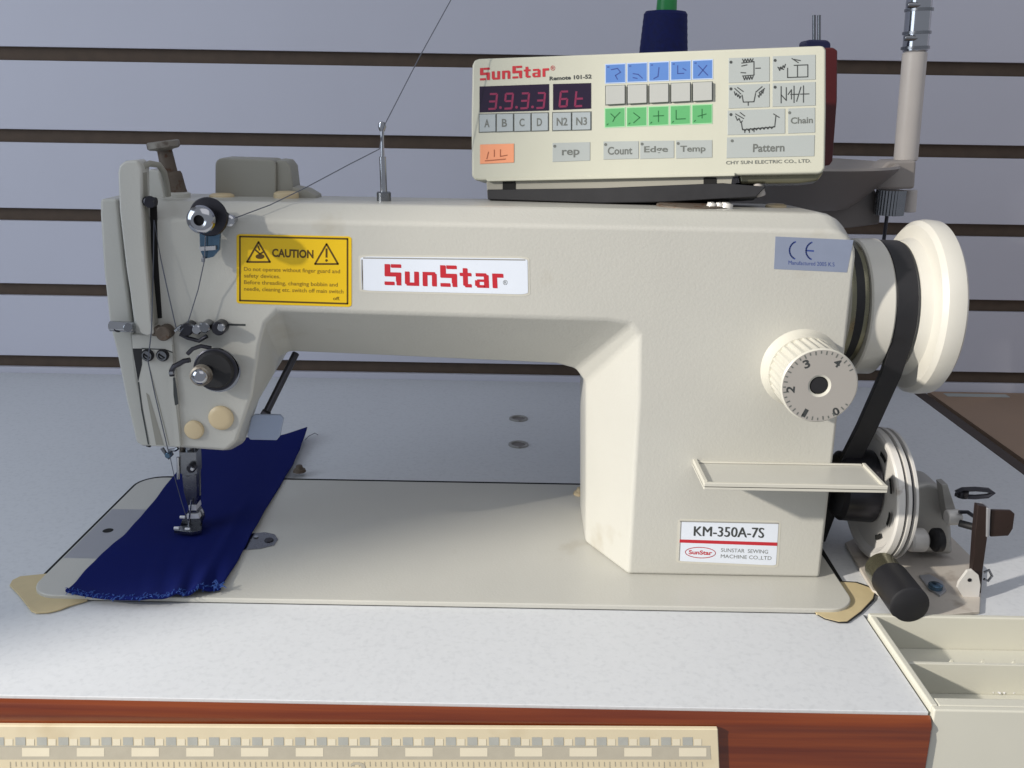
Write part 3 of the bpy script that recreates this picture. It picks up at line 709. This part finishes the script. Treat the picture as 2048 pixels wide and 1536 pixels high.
# =================================================================== BLUE CLOTH
def poly_at(pl, s):
    n_ = len(pl)-1; x = s*n_; i = min(int(x), n_-1); f = x-i; return [pl[i][k]*(1-f)+pl[i+1][k]*f for k in (0, 1)]
LE = [(134, 1186), (172, 1142), (208, 1108), (245, 1077), (280, 1038), (312, 998), (345, 952), (385, 908), (425, 868)]
RE = [(440, 1181), (466, 1138), (490, 1095), (514, 1052), (538, 1009), (562, 968), (585, 930), (602, 896), (616, 862)]
NU, NV = 60, 72
g = MB(); k = g.mi('cloth'); vid = {}
def cz_(s, t):
    e_ = min(t, 1-t)*8
    z = .50+.10*noise.noise(Vector((s*3, t*2.3, 1.7)))
    z += .06*math.sin(38*t+9*s+3*math.sin(5*s))*max(0, 1-abs(s-.1)*3)*max(0,min(1,(t-.35)*3))+.05*math.sin(7*s+4*t)
    z += .30*math.exp(-((t-.86+.10*s)/.045)**2)*max(0, 1-s*1.6)+.16*math.exp(-((t-.72+.25*s)/.04)**2)*max(0, 1-s*2)
    z += .10*math.sin((t*9+s*4))*math.exp(-((s-.62)/.18)**2)
    z += .38*max(0, s-.86)/.14*max(0, t-.6)/.4
    z += .12*math.exp(-(s/.03)**2)
    z -= .10*math.exp(-((s-.40)/.06)**2-((t-.45)/.14)**2)
    return z+.22*(t > .93)*(t-.93)/.07*0
for i in range(NV+1):
    s = i/NV; L_ = poly_at(LE, s); R2 = poly_at(RE, s)
    for j in range(NU+1):
        t = j/NU; u = L_[0]*(1-t)+R2[0]*t; v = L_[1]*(1-t)+R2[1]*t
        v += 19*math.sin(math.pi*min(1, t*1.05))**.8*max(0, 1-s*7)
        v += (13*math.sin(math.pi*t) if s > .9 else 0)*(s-.9)*10
        u += 2.2*noise.noise(Vector((s*14, 3, 1)))*(1 if t in (0, 1) else .3)
        p = at(u, v, Z=.5); p.z = cz_(s, t); vid[i, j] = len(g.v); g.v.append(p)
for i in range(NV):
    for j in range(NU): g.f.append([vid[i, j], vid[i, j+1], vid[i+1, j+1], vid[i+1, j]]); g.m.append(k)
front = [g.v[vid[0, j]].copy() for j in range(NU+1)]
cl = g.build('fabric_piece', sharp=180)
so = cl.modifiers.new('thick', 'SOLIDIFY'); so.thickness = .11*CM; so.offset = -1
su = cl.modifiers.new('sub', 'SUBSURF'); su.levels = 1; su.render_levels = 1
tag(cl, 'dark royal blue fabric strip with frayed hem under the presser foot', 'fabric')
g = MB()
for i in range(230):
    x = random.random()*NU; j = min(int(x), NU-1); p = front[j].lerp(front[j+1], x-j)+Vector((0, random.uniform(-.02, .18), .05+random.uniform(0, .07)))
    a = random.uniform(0, 2*math.pi); L_ = random.uniform(.12, .42)
    d = Vector((math.cos(a)*.6, math.sin(a)-.25, random.uniform(-.1, .3)))*L_
    g.tube([p, p+d*.5+Vector((0, 0, .05)), p+d], .016, 'cloth_thread', 4)
for i in range(16):
    p = front[-1]+Vector((random.uniform(-.35, .1), random.uniform(-.1, .5), .1)); a = random.uniform(0, 6.3); g.tube([p, p+Vector((math.cos(a)*.25, math.sin(a)*.2, .15)), p+Vector((math.cos(a)*.4, math.sin(a)*.3, .02))], .02, 'cloth_thread', 4)
g.build('frayed_hem', cl)
g = MB(); g.tube([p+Vector((0, .06, .03)) for p in front], .13, 'cloth', 8); g.build('rolled_hem', cl)
g = MB(); g.tube([at(u, v, Z=.5+h) for u, v, h in [(610, 880, .1), (618, 872, .15), (630, 866, .05), (636, 870, .0)]], .03, 'thread', 6)
g.build('loose_thread', cl)

# =================================================================== CONTROL PANEL
A = at(944, 360, Y=10.5); B = at(1650, 345, Y=6.6); Cc = at(945, 118, Y=11.6)
nrm = (B-A).cross(Cc-A).normalized()
if nrm.y > 0: nrm = -nrm
CPL = (A, nrm)
cp = thing('control_panel', (35, 10, 22.6), 'cream control panel with LED display and coloured keys mounted above the machine arm', 'control panel')
def cp_q(l): return [onplane(u, v, CPL) for u, v in l]
box_ = [(944, 130), (948, 120), (958, 117), (1300, 104), (1640, 91), (1648, 92), (1652, 99), (1652, 220), (1650, 336), (1645, 345), (1636, 347), (1300, 354), (960, 361), (949, 360), (943, 352), (942, 240)]
g = MB(); front_ = [onplane(u, v, CPL, 0) for u, v in box_]
g.prism(front_, -nrm*2.6, 'panel_cream')
panel = g.build('housing', cp, bevel=.14, seg=3)
g = MB()
g.prism([onplane(u, v, CPL, -.25) for u, v in [(972, 352), (1472, 343), (1466, 350), (1460, 390), (975, 398)]], -nrm*3.0, 'casting_dark')  # dark colour carries the shade of the overhanging panel
g.prism([onplane(u, v, CPL, .12) for u, v in [(972, 357), (1470, 345), (1470, 352), (974, 363)]], -nrm*1.5, 'panel_cream')
g.build('mounting_plate', cp, bevel=.05)
g = MB()
g.prism([onplane(u, v, CPL, -.6) for u, v in [(1476, 345), (1650, 340), (1636, 362), (1600, 366), (1480, 368)]], -nrm*2.0, 'olive_metal'); g.build('bottom_bulge', cp, bevel=.2)
g = MB(); g.prism([onplane(u, v, CPL, -.15) for u, v in [(974, 379), (1200, 376), (1445, 366), (1532, 373), (1512, 394), (1330, 404), (1200, 406), (975, 399)]], -nrm*3.5, 'black_rubber'); g.build('bracket', cp, bevel=.06)  # dark bracket, widened to deepen the shade below the panel
for u in (1018, 1420): 
    g = MB(); p = [onplane(u+a, 370+b_-(u-1018)*.018, CPL, -.2) for a, b_ in ((-13, -8), (13, -8), (13, 10), (-13, 10))]; g.prism(p, -nrm*.3, 'gap_black'); g.build('mounting_clip', cp, bevel=.03)
g = MB(); a = at(1512, 352, Y=8.2); b_ = at(1522, 392, Y=8.2); g.cyl(a, b_, .28, 'tube_paint'); g.cyl(at(1470, 380, Y=8.6), at(1518, 382, Y=8.4), .42, 'black_rubber'); g.build('clamp_screw', cp)
# fascia writing
g = MB()
logo(g, [(960, 136), (1098, 128), (1098, 153), (960, 161)], CPL, .02, 'ink_red'); text(g, '®', [(1101, 131), (1110, 131), (1110, 141), (1101, 141)], CPL, .02, 'ink_red', 0)
g.build('logo', cp); g = MB()
text(g, 'Remote 101-52', [(1099, 153), (1183, 148.5), (1183, 157), (1099, 161)], CPL, .02, 'ink', .03)
g.build('model_print', cp); g = MB()
text(g, 'CHY SUN ELECTRIC CO., LTD.', [(1452, 322), (1622, 318), (1622, 326), (1452, 330)], CPL, .02, 'ink_soft', .01)
g.build('maker_print', cp)
def seg7(mb, ch, q, m):
    S7 = {'3': 'abgcd', '9': 'abcdfg', '6': 'acdefg', 't': 'defg', '2': 'abged'}[ch]
    C_ = {'a': ((.1, 0), (.9, 0)), 'b': ((.9, 0), (.9, .5)), 'c': ((.9, .5), (.9, 1)), 'd': ((.1, 1), (.9, 1)), 'e': ((.1, .5), (.1, 1)), 'f': ((.1, 0), (.1, .5)), 'g': ((.1, .5), (.9, .5))}
    for s_ in S7:
        (a, b_), (c, d) = C_[s_]; line(mb, [bil(q, a+.08*(c-a), b_+.08*(d-b_)), bil(q, c-.08*(c-a), d-.08*(d-b_))], 4.0, CPL, .035, m)
def display(q, chars, xs, dots):
    g = MB(); patch(g, q, CPL, .025, 'display', .06)
    for ch, x in zip(chars, xs):
        y = bil(q, 0, .3)[1]-(x-q[0][0])*.02
        seg7(g, ch, [(x, y), (x+18, y-.5), (x+15, y+29), (x-3, y+30)], 'led')
    for x in dots: patch(g, circ(x, 216-(x-960)*.02, 2.8), CPL, .035, 'led')
    g.build('display', cp)
display([(959, 173), (1098, 168), (1098, 221), (959, 225)], '3933', (978, 1010, 1042, 1074), (1001, 1033, 1065))
display([(1106, 168), (1182, 166), (1182, 217), (1106, 220)], '6t', (1120, 1151), ())
def key(name, q, m, glyph=None, ink='ink', edge=None, h=.05, strokes=None, gq=None, lab=None, bold=.02):
    g = MB()
    if edge: patch(g, q, CPL, .02, edge, .04); q2 = T(q, .04, .05, .96, .95); patch(g, q2, CPL, .024, m, .01)
    else:
        patch(g, q, CPL, h, m, h)
        if m == 'key_gray': patch(g, T(q, -.05, -.05, 1.06, 1.05), CPL, .015, 'ink_soft')
    if glyph: text(g, glyph, T(q, *(gq or (.3, .25, .7, .75))), CPL, h+.012 if not edge else .03, ink, bold)
    for st in strokes or ():
        line(g, [bil(q, a, b_) for a, b_ in st], 2.0, CPL, h+.012 if not edge else .03, ink)
    if m in ('panel_gray',): patch(g, circ(*bil(q, .06, .17), 3), CPL, h+.012, ink)
    o = g.build(name, cp, bevel=0 if edge else .025, seg=2)
    if lab: o['label'] = lab
    return o
for i, ch in enumerate('A B C D N2 N3'.split()):
    x = 959+i*35 if i < 4 else 1106+(i-4)*39; wd = 32 if i < 4 else 36
    y = 229-(x-959)*.022
    key('letter_key', [(x, y), (x+wd, y-.6), (x+wd, y+34), (x, y+35)], 'key_gray', ch, 'ink_soft', h=.06, gq=(.3, .28, .62, .74) if len(ch) == 1 else (.2, .28, .8, .74))
BL = [[[(.3, .3), (.6, .25), (.75, .45), (.5, .6), (.6, .8)]], [[(.3, .55), (.55, .6), (.75, .8)], [(.3, .75), (.5, .8)]], [[(.5, .3), (.45, .75), (.25, .85)]], [[(.35, .25), (.35, .65), (.65, .65)], [(.6, .4), (.75, .5)]], [[(.3, .3), (.75, .8)], [(.7, .3), (.3, .8)]]]
GR = [[[(.3, .3), (.5, .5), (.75, .25)], [(.5, .5), (.4, .7)]], [[(.35, .3), (.65, .55), (.35, .8)]], [[(.25, .5), (.75, .5)], [(.5, .25), (.5, .8)]], [[(.3, .25), (.3, .7), (.75, .7)]], [[(.5, .25), (.5, .7)], [(.3, .6), (.7, .5)]]]
for i in range(5):
    x = 1210+i*43.6; y = 128-i*2.0; wd = 41.5
    key('blue_key', [(x, y), (x+wd, y-1.9), (x+wd, y+38), (x, y+39.5)], 'key_blue', ink='ink_blue', edge='key_blue_edge', strokes=BL[i]+[[(.12, .16), (.2, .16)]])
    y = 171-i*1.75
    g = MB(); patch(g, [(x, y), (x+wd, y-1.7), (x+wd, y+38), (x, y+40)], CPL, .012, 'ink_soft', .04)
    c = onplane(x+wd/2, y+19, CPL, .02); qk = [(x+2, y+1), (x+wd-2, y-.5), (x+wd-2, y+36), (x+2, y+38)]
    patch(g, qk, CPL, .20, 'key_white', .19); kk = g.build('blank_key', cp, bevel=.13, seg=5)
    y = 216-i*1.7
    key('green_key', [(x-1, y), (x+wd-1, y-1.7), (x+wd-1, y+38), (x-1, y+40)], 'key_green', ink='ink_green', edge='key_green_edge', strokes=GR[i]+[[(.12, .85), (.18, .8)]])
key('orange_key', [(960, 289), (1028, 287), (1028, 325), (960, 328)], 'key_orange', strokes=[[(.2, .75), (.25, .4)], [(.15, .85), (.75, .8)], [(.42, .3), (.42, .65)], [(.6, .3), (.6, .65), (.8, .6)]], ink='ink_orange', h=.04)
key('function_key', [(1105, 286), (1180, 284), (1180, 321), (1105, 324)], 'panel_gray', 'rep', h=.03, gq=(.25, .38, .72, .8), ink='ink_soft')
for x, wd, s_ in ((1207, 70, 'Count'), (1280, 68, 'Edge'), (1352, 72, 'Temp')):
    y = 283-(x-1207)*.015; key('function_key', [(x, y), (x+wd, y-.8), (x+wd, y+34), (x, y+36)], 'panel_gray', s_, h=.03, gq=(.12, .3, .82, .75), ink='ink_soft')
def zz(a, b_, n_=4, h_=.06):
    out = []
    for i in range(n_*2+1):
        t = i/(n_*2); out.append((a[0]+(b_[0]-a[0])*t, a[1]+(b_[1]-a[1])*t+(h_ if i % 2 else -h_)))
    return out
I1 = [[(.32, .22), (.62, .18), (.62, .72), (.34, .74)], [(.66, .45), (.78, .45)], [(.32, .34), (.45, .3)], [(.3, .6), (.42, .62)], zz((.34, .12), (.6, .12)), zz((.36, .84), (.6, .82))]
I2 = [[(.35, .5), (.35, .88), (.82, .88), (.82, .4), (.5, .4)], [(.58, .4), (.58, .88)], [(.45, .12), (.6, .3)], [(.12, .45), (.26, .55)], [(.5, .16), (.65, .22)], zz((.14, .55), (.3, .4), 3)]
I3 = [[(.15, .15), (.3, .4)], [(.22, .12), (.36, .3)], [(.33, .45), (.36, .75), (.62, .75), (.66, .4)], [(.66, .35), (.82, .12)], [(.74, .38), (.88, .2)], [(.48, .75), (.48, .9)], zz((.14, .35), (.3, .55), 3), zz((.72, .55), (.86, .3), 3)]
I4 = [[(.2, .15), (.2, .85)], [(.2, .5), (.32, .75), (.32, .2)], [(.5, .15), (.5, .85)], [(.42, .5), (.62, .5)], [(.72, .15), (.72, .85)], [(.65, .5), (.85, .5)], [(.36, .5), (.44, .3), (.44, .7)], [(.56, .8), (.66, .2)]]
I5 = [[(.14, .15), (.28, .35)], [(.22, .1), (.3, .25)], [(.24, .5), (.26, .8), (.82, .72), (.84, .3)], [(.3, .82), (.3, .92)], [(.38, .81), (.38, .92)], [(.46, .8), (.46, .9)], [(.8, .2), (.9, .35)], zz((.27, .82), (.8, .74), 8, .04), zz((.14, .3), (.26, .5), 2)]
key('pattern_key', [(1457, 116), (1539, 113), (1539, 163), (1457, 166)], 'panel_gray', strokes=I1, h=.03, ink='ink')
key('pattern_key', [(1545, 112.5), (1631, 109), (1631, 159), (1545, 162)], 'panel_gray', strokes=I2, h=.03, ink='ink')
key('pattern_key', [(1457, 170), (1539, 167), (1539, 214), (1457, 217)], 'panel_gray', strokes=I3, h=.03, ink='ink')
key('pattern_key', [(1545, 166.5), (1631, 163.5), (1631, 211), (1545, 213.5)], 'panel_gray', strokes=I4, h=.03, ink='ink')
key('pattern_key', [(1455, 221), (1570, 217), (1570, 267), (1455, 270)], 'panel_gray', strokes=I5, h=.03, ink='ink')
key('pattern_key', [(1576, 217), (1630, 215), (1630, 265), (1576, 267)], 'panel_gray', 'Chain', h=.03, gq=(.1, .36, .92, .62), ink='ink_soft')
key('pattern_key', [(1454, 275), (1629, 270), (1628, 312), (1453, 316)], 'panel_gray', 'Pattern', h=.03, gq=(.3, .35, .66, .75), ink='ink_soft')

# maroon box and its pin behind the panel
g = MB(); pa, pb = 14.5, 3
g.prism([at(u, v, Y=pa) for u, v in [(1600, 97), (1668, 95), (1676, 101), (1675, 200), (1666, 322), (1660, 331), (1600, 336)]], (-.6, 2.2, 0), 'maroon')
tag(g.build('storage_box', bevel=.1), 'dark maroon box standing behind the right end of the control panel', 'box')

# =================================================================== THREAD STAND
ts = thing('thread_stand', (at(1818, 380, Y=30).x, 30, 19), 'taupe and chrome thread stand rising behind the hand wheel', 'thread stand')
P0, P1, P2, P3 = at(1842, -40, Y=30), at(1830, 104, Y=30), at(1811, 322, Y=30), at(1822, 425, Y=30)
g = MB(); g.cyl(P1, P2, .92, 'tube_paint', 36); g.cyl(at(1822, 380, Y=30), at(1819, 424, Y=30), .5, 'tube_paint', 24); g.build('lower_tube', ts)
g = MB(); g.cyl(P0, P1, .95, 'chrome', 36)
for v in (20, 66, 96): 
    c = at(1838-(v-20)*.1, v, Y=30); d = (P1-P0).normalized(); g.lathe(c, d, [(-.12, .95), (-.1, 1.06), (.1, 1.06), (.12, .95)], 'steel', 36)
for u, v in ((1815, 10), (1809, 76)): c = at(u, v, Y=29.3); g.cyl(c, c+Vector((1, 0, 0)), .22, 'steel')
g.build('upper_tube', ts)
g = MB()
g.prism([at(u, v, Y=28.6) for u, v in [(1778, 322), (1834, 320), (1830, 378), (1765, 380), (1735, 378), (1745, 352)]], (0, 2.6, 0), 'taupe_paint')
g.build('arm_clamp', ts, bevel=.25)
g = MB(); c = at(1783, 380, Y=26.6); 
seg_ = 28
for i in range(seg_):
    a = 2*math.pi*i/seg_; g.box(c.x+math.cos(a)*1.0-.09, c.x+math.cos(a)*1.0+.09, c.y+math.sin(a)*1.0-.09, c.y+math.sin(a)*1.0+.09, c.z-1.9, c.z, 'steel')
g.cyl((c.x, c.y, c.z-1.9), (c.x, c.y, c.z), .95, 'dark_steel'); g.cyl((c.x-.1, c.y, c.z-4.2), (c.x-.1, c.y, c.z-1.9), .14, 'dark_steel')
g.build('lock_nut', ts)
g = MB(); c = at(1560, 340, Y=30)
zt_ = at(1700, 333, Y=27).z
for i in range(1): pass
g.lathe((c.x, 29.5, 0), (0, 0, 1), [(zt_-3.2, 0), (zt_-3.2, 5.4), (zt_-2.6, 6.2), (zt_-.3, 8.6), (zt_, 8.8), (zt_+.18, 8.7), (zt_, 8.5), (zt_-1.2, 6.5), (zt_-1.2, 0)], ['taupe_dark']*4+['taupe_paint']*5, 72)
g.build('cone_tray', ts)
g = MB(); g.prism([at(u, v, Y=27.5) for u, v in [(1400, 385), (1560, 372), (1745, 372), (1762, 398), (1760, 448), (1700, 456), (1400, 456)]], (0, 3.5, 0), 'taupe_dark'); 
c = at(1607, 390, Y=27.3); g.lathe(c, (0, -1, 0), [(-.2, .25), (.15, .22), (.2, 0)], 'dark_steel', 16)
g.build('cross_arm', ts, bevel=.5)
# spool pins with navy spool base
pin = MB(); 
for u in (1628, 1638): pin.cyl(at(u, 30, Y=30), at(u, 110, Y=30), .14, 'steel', 12)
pin.build('spool_pin', ts)
g = MB(); g.prism([at(u, v, Y=29) for u, v in [(1612, 84), (1618, 79), (1655, 80), (1662, 86), (1662, 130), (1612, 130)]], (0, 2, 0), 'navy_plastic')
tag(g.build('spool', bevel=.15), 'navy blue spool end on the pin above the maroon box', 'spool')
# blue thread cone
c = at(1327, 100, Y=29); top = at(1328, 22, Y=29); r0 = 52*cmpx(c); r1 = 43*cmpx(top); H_ = top.z-c.z
cone = MB(); prof = [(-7, 0), (-7, r0*1.16)]
for i in range(40): t = i/39; prof.append((-6.8+(H_+6.8-.25)*t, r0*1.16+(r1-r0*1.16)*t+(.02 if i % 2 else 0)))
prof += [(H_-.05, r1*.93), (H_, r1*.7), (H_, 0)]
cone.lathe((c.x, 29, c.z), (0, 0, 1), prof, 'cone_thread', 48)
co = tag(cone.build('thread_cone'), 'dark navy cone of sewing thread behind the control panel', 'thread cone')
g = MB(); g.lathe((c.x+.05, 29, top.z), (0, 0, 1), [(0, .78), (3, .66), (3, 0)], 'cone_green', 32); o = g.build('cone_core', co); o['label'] = 'bright green core of the thread cone'

# =================================================================== BOBBIN WINDER
bw = thing('bobbin_winder', (53, 6, 0), 'bobbin winder with white ridged disc and metal base beside the machine column', 'bobbin winder')
g = MB(); WY, WZ = 7.1, 4.55; wa = Vector((1, .06, .0)).normalized()
g.lathe((50.1, WY, WZ), wa, [(.35, 0), (.35, 2.9), (.3, 3.4), (0, 3.75), (0, 3.95), (.1, 4.08), (.42, 4.14), (.46, 3.9), (.58, 3.9), (.62, 4.16), (.82, 4.16), (.88, 3.88), (1.05, 3.88), (1.1, 4.1), (1.25, 4.1), (1.35, 3.9), (1.35, 0)],
        ['bright_cast']*7+['dark_steel']+['bright_cast']*3+['dark_steel']+['bright_cast']*4, 80)
disc_ = g.build('winder_disc', bw)
g = MB()
for a0 in (-66, -22, 22, 66, 200, 240):
    pts = []
    for i in range(9): a = math.radians(a0+20*i/8); pts.append(Vector((50.44, WY-2.9*math.cos(a), WZ+2.9*math.sin(a))))
    for i in range(9): a = math.radians(a0+20-20*i/8); pts.append(Vector((50.44, WY-2.6*math.cos(a), WZ+2.6*math.sin(a))))
    g.sheet(pts, 'gap_black')
g.build('disc_slot', disc_)
g = MB(); g.lathe((48.2, WY+.7, WZ+.2), (1, 0, 0), [(0, 0), (0, 1.9), (.25, 2.2), (2.2, 2.3), (2.2, 0)], 'dark_steel', 48); g.build('hub', bw)
g = MB()
g.prism([at(u, v, Z=.25) for u, v in [(1690, 1085), (1740, 1060), (1900, 1070), (1965, 1135), (1960, 1222), (1860, 1232), (1745, 1180)]], (0, 0, -.23), 'base_cast')
g.build('base_plate', bw, bevel=.06)
g = MB()
g.prism([at(u, v, Y=6.6) for u, v in [(1822, 972), (1855, 966), (1882, 972), (1898, 1000), (1905, 1060), (1908, 1112), (1838, 1108), (1820, 1085)]], (0, 2.6, 0), 'cast_gray')
g.build('winder_body', bw, bevel=.35)
g = MB(); g.lathe(at(1815, 1080, Y=5.6), (1, .15, -.05), [(0, .0), (0, .6), (.15, .72), (1.0, .75), (1.15, .6), (1.15, 0)], 'bright_cast', 28); g.build('shaft_bush', bw)
g = MB(); c = at(1866, 1080, Y=5.2); g.lathe(c, (1, .1, 0), [(0, 0), (0, .62), (.1, .74), (.45, .74), (.5, .5), (.5, 0)], 'black_rubber', 28); g.build('rubber_tyre', bw)
g = MB()
g.prism([at(u, v, Y=5.4) for u, v in [(1884, 970), (1895, 968), (1912, 1020), (1912, 1048), (1896, 1050), (1890, 1010)]], (0, .9, 0), 'cast_gray')
g.cyl(at(1892, 1035, Y=5.1), at(1920, 1034, Y=5.1), .48, 'bright_cast', 28)
g.build('trip_latch', bw, bevel=.08)
g = MB()
lp = [at(u, v, Y=6.2) for u, v in [(1912, 985), (1925, 979), (1950, 978), (1975, 980), (1986, 986), (1975, 992), (1950, 994), (1925, 993), (1912, 988)]]
g.tube(lp, .16, 'dark_steel', 8); g.lathe(at(1925, 988, Y=6.2), (0, 0, 1), [(-.2, .35), (.2, .35), (.2, 0)], 'dark_steel', 16); g.build('bobbin_lever', bw)
g = MB(); g.tube([at(u, v, Y=4.6) for u, v in [(1918, 1024), (1935, 1024), (1950, 1034), (1958, 1046)]], .12, 'dark_steel'); g.cyl(at(1918, 1046, Y=4.4), at(1955, 1056, Y=3.8), .22, 'black'); g.cyl(at(1952, 1058, Y=3.0), at(1963, 1058, Y=3.0), .26, 'chrome'); g.build('tension_wire', bw)
g = MB()
g.prism([at(u, v, Y=2.4) for u, v in [(1956, 1011), (1974, 1014), (1975, 1075), (1966, 1140), (1962, 1195), (1953, 1222), (1944, 1222), (1945, 1150), (1950, 1075)]], (0, .5, 0), 'brown_metal')
g.prism([at(u, v, Y=2.3) for u, v in [(1974, 1016), (1982, 1018), (1978, 1075), (1973, 1075)]], (0, .9, 0), 'plate_steel')
g.prism([at(u, v, Y=2.5) for u, v in [(1983, 1020), (2022, 1021), (2030, 1028), (2026, 1058), (2017, 1072), (1981, 1074)]], (0, .18, 0), 'brown_metal')
g.build('bobbin_stop', bw, bevel=.05)
g = MB()
g.prism([at(u, v, Y=1.9) for u, v in [(1935, 1142), (1945, 1140), (1957, 1150), (1961, 1170), (1957, 1205), (1948, 1222), (1940, 1215), (1915, 1176), (1918, 1165)]], (0, .2, 0), 'bright_cast')
g.lathe(at(1939, 1160, Y=1.88), (0, -1, 0), [(0, .12), (.02, .12), (.02, 0)], 'dark_steel', 14); g.build('hinge_lug', bw, bevel=.04)
g = MB(); g.prism([at(u, v, Z=.4) for u, v in [(1838, 1150), (1860, 1148), (1885, 1162), (1893, 1180), (1880, 1190), (1858, 1176)]], (0, 0, -.15), 'plate_steel')
g.lathe(at(1871, 1172, Z=.55), (0, 0, 1), [(-.15, .42), (.1, .42), (.16, .3), (.16, 0)], 'bluish_steel', 20); g.build('base_screw', bw, bevel=.03)
g = MB(); g.tube([at(1968, 1145, Y=2.6), at(1978, 1140, Y=2.6), at(1984, 1152, Y=2.6), at(1976, 1162, Y=2.6), at(1968, 1158, Y=2.6)], .08, 'steel'); g.build('wire_loop', bw)
# rubber block, cylinder lying towards the camera
g = MB(); a = at(1768, 1142, Z=1.0); b_ = at(1822, 1214, Z=1.0)
ax_ = (b_-a).normalized(); L_ = (b_-a).length+.5
g.lathe(a-ax_*.6, ax_, [(0, 0), (0, .85), (.12, .98), (1.6, 1.0), (1.62, 1.08), (L_-.1, 1.1), (L_, .95), (L_, 0)], ['olive_metal']*4+['black_rubber']*4, 36)
tag(g.build('brake_roller', bw, sharp=40))

# =================================================================== PLASTIC TRAY (front right)
pt_ = thing('accessory_tray', (60, -4, -5), 'beige plastic accessory tray with dividers set into the table corner', 'tray')
X0_, X1_, YA, YB_ = 48.0, 72.0, -9.25, -0.25; zr = .32
g = MB()
g.box(X0_, X0_+.38, YA+.38, YB_-.35, -6, zr, 'tray_plastic')
g.box(X0_, X1_, YA, YA+.38, -6.5, zr, 'tray_plastic')
g.box(X0_+.38, X1_, YA+.38, YA+1.05, -1.6, zr-.02, 'tray_plastic')
g.box(X0_, X1_, YB_-.35, YB_, -3, zr, 'tray_plastic')
g.box(X0_+.38, X1_, YA+1.05, YB_-.35, -2.1, -1.7, 'tray_plastic')
g.build('tray_shell', pt_, bevel=.1)
g = MB(); g.box(X0_+.38, X1_, -4.95, -4.72, -1.7, zr-.25, 'tray_plastic'); g.build('divider', pt_, bevel=.04)
for u in (1905, 1968, 2031):
    c = at(u, 1312, Y=-4.7); g = MB(); g.prism([(c.x-.06, -4.72, -1.0), (c.x-.06, -4.72, zr-.1), (c.x-.06, -3.9, -1.0)], (.12, 0, 0), 'tray_plastic'); g.build('notch_rib', pt_)
g = MB()
for i in range(9):
    a = at(1960+i*9+random.uniform(-6, 6), 1385+random.uniform(-3, 3), Z=-1.6); g.tube([a, a+Vector((random.uniform(-.4, .4), .2, .15)), a+Vector((random.uniform(-.8, .8), .1, .05))], .05, 'thread_white', 5)
g.build('lint', pt_)

# =================================================================== RULER on the table's front edge
RP = Ypl(-9.76)
g = MB(); 
g.prism([onplane(u, v, RP) for u, v in [(-60, 1451.5), (1436, 1458.5), (1442, 1600), (-60, 1600)]], (0, .26, 0), 'ruler_cream')
for i in range(-1, 34):
    x = 39-43.05+i*43.05
    if x+20 > 1426: break
    patch(g, [(x+.5-9, 1474.5), (x+20.5-9, 1474.5), (x+20.8-9, 1491), (x+.8-9, 1491)], RP, .012, 'ruler_gray')
for i in range(-1, 34):
    x = 39-43.05+i*43.05+21.5
    if x+20 > 1426: break
    patch(g, [(x+2-9, 1478), (x+17-9, 1478), (x+17-9, 1491), (x+2-9, 1491)], RP, .012, 'ruler_pale')
patch(g, [(-60, 1493), (1420, 1493), (1422, 1519), (-60, 1519)], RP, .010, 'ruler_taupe')
for i in range(-1, 13):
    x = 44+109.5*i; patch(g, [(x, 1496), (x+55, 1496), (x+55, 1513), (x, 1513)], RP, .016, 'ruler_pale') if x+55 < 1424 else None
line(g, [(-60, 1492.3), (1420, 1492.3)], 1.2, RP, .017, 'ruler_gray')
for i in range(130):
    x = 20+i*10.9
    if x < 1415: line(g, [(x, 1524), (x+.6, 1533 if i % 5 else 1546)], 1.3, RP, .014, 'ruler_taupe')
text(g, '2', [(700, 1524), (735, 1524), (735, 1560), (700, 1560)], RP, .016, 'ruler_taupe', 0)
tag(g.build('ruler_strip', bevel=.05, seg=2), 'cream ruler strip with grey checker scale fixed along the wood edge', 'ruler')

# =================================================================== SEWING THREAD
g = MB(); R1 = .032
path = [(905, -6, 10), (840, 112, 9), (766, 256, 7.8), (759, 298, 7.7), (700, 328, 7.0), (610, 376, 5.6), (540, 410, 4.4), (470, 436, 3.2), (440, 424, 2.75), (412, 448, 2.75), (409, 520, 2.7),
        (396, 580, 3.0), (376, 645, 3.0), (360, 664, 2.7), (352, 655, 3.0), (335, 580, 3.1), (322, 520, 3.2), (308, 440, 3.4), (306, 560, 3.3), (303, 660, 2.6), (296, 722, 3.0), (310, 790, 3.1), (336, 900, 3.3),
        (339, 908, 8.0), (348, 950, 8.1), (362, 1000, 8.0), (376, 1045, 8.0)]
g.tube([at(u, v, Y=y) for u, v, y in path], [R1]*23+[R1*.8]*4, 'thread', 6)
tag(g.build('sewing_thread'), 'thin grey sewing thread strung from the guide post to the tension discs', 'thread')
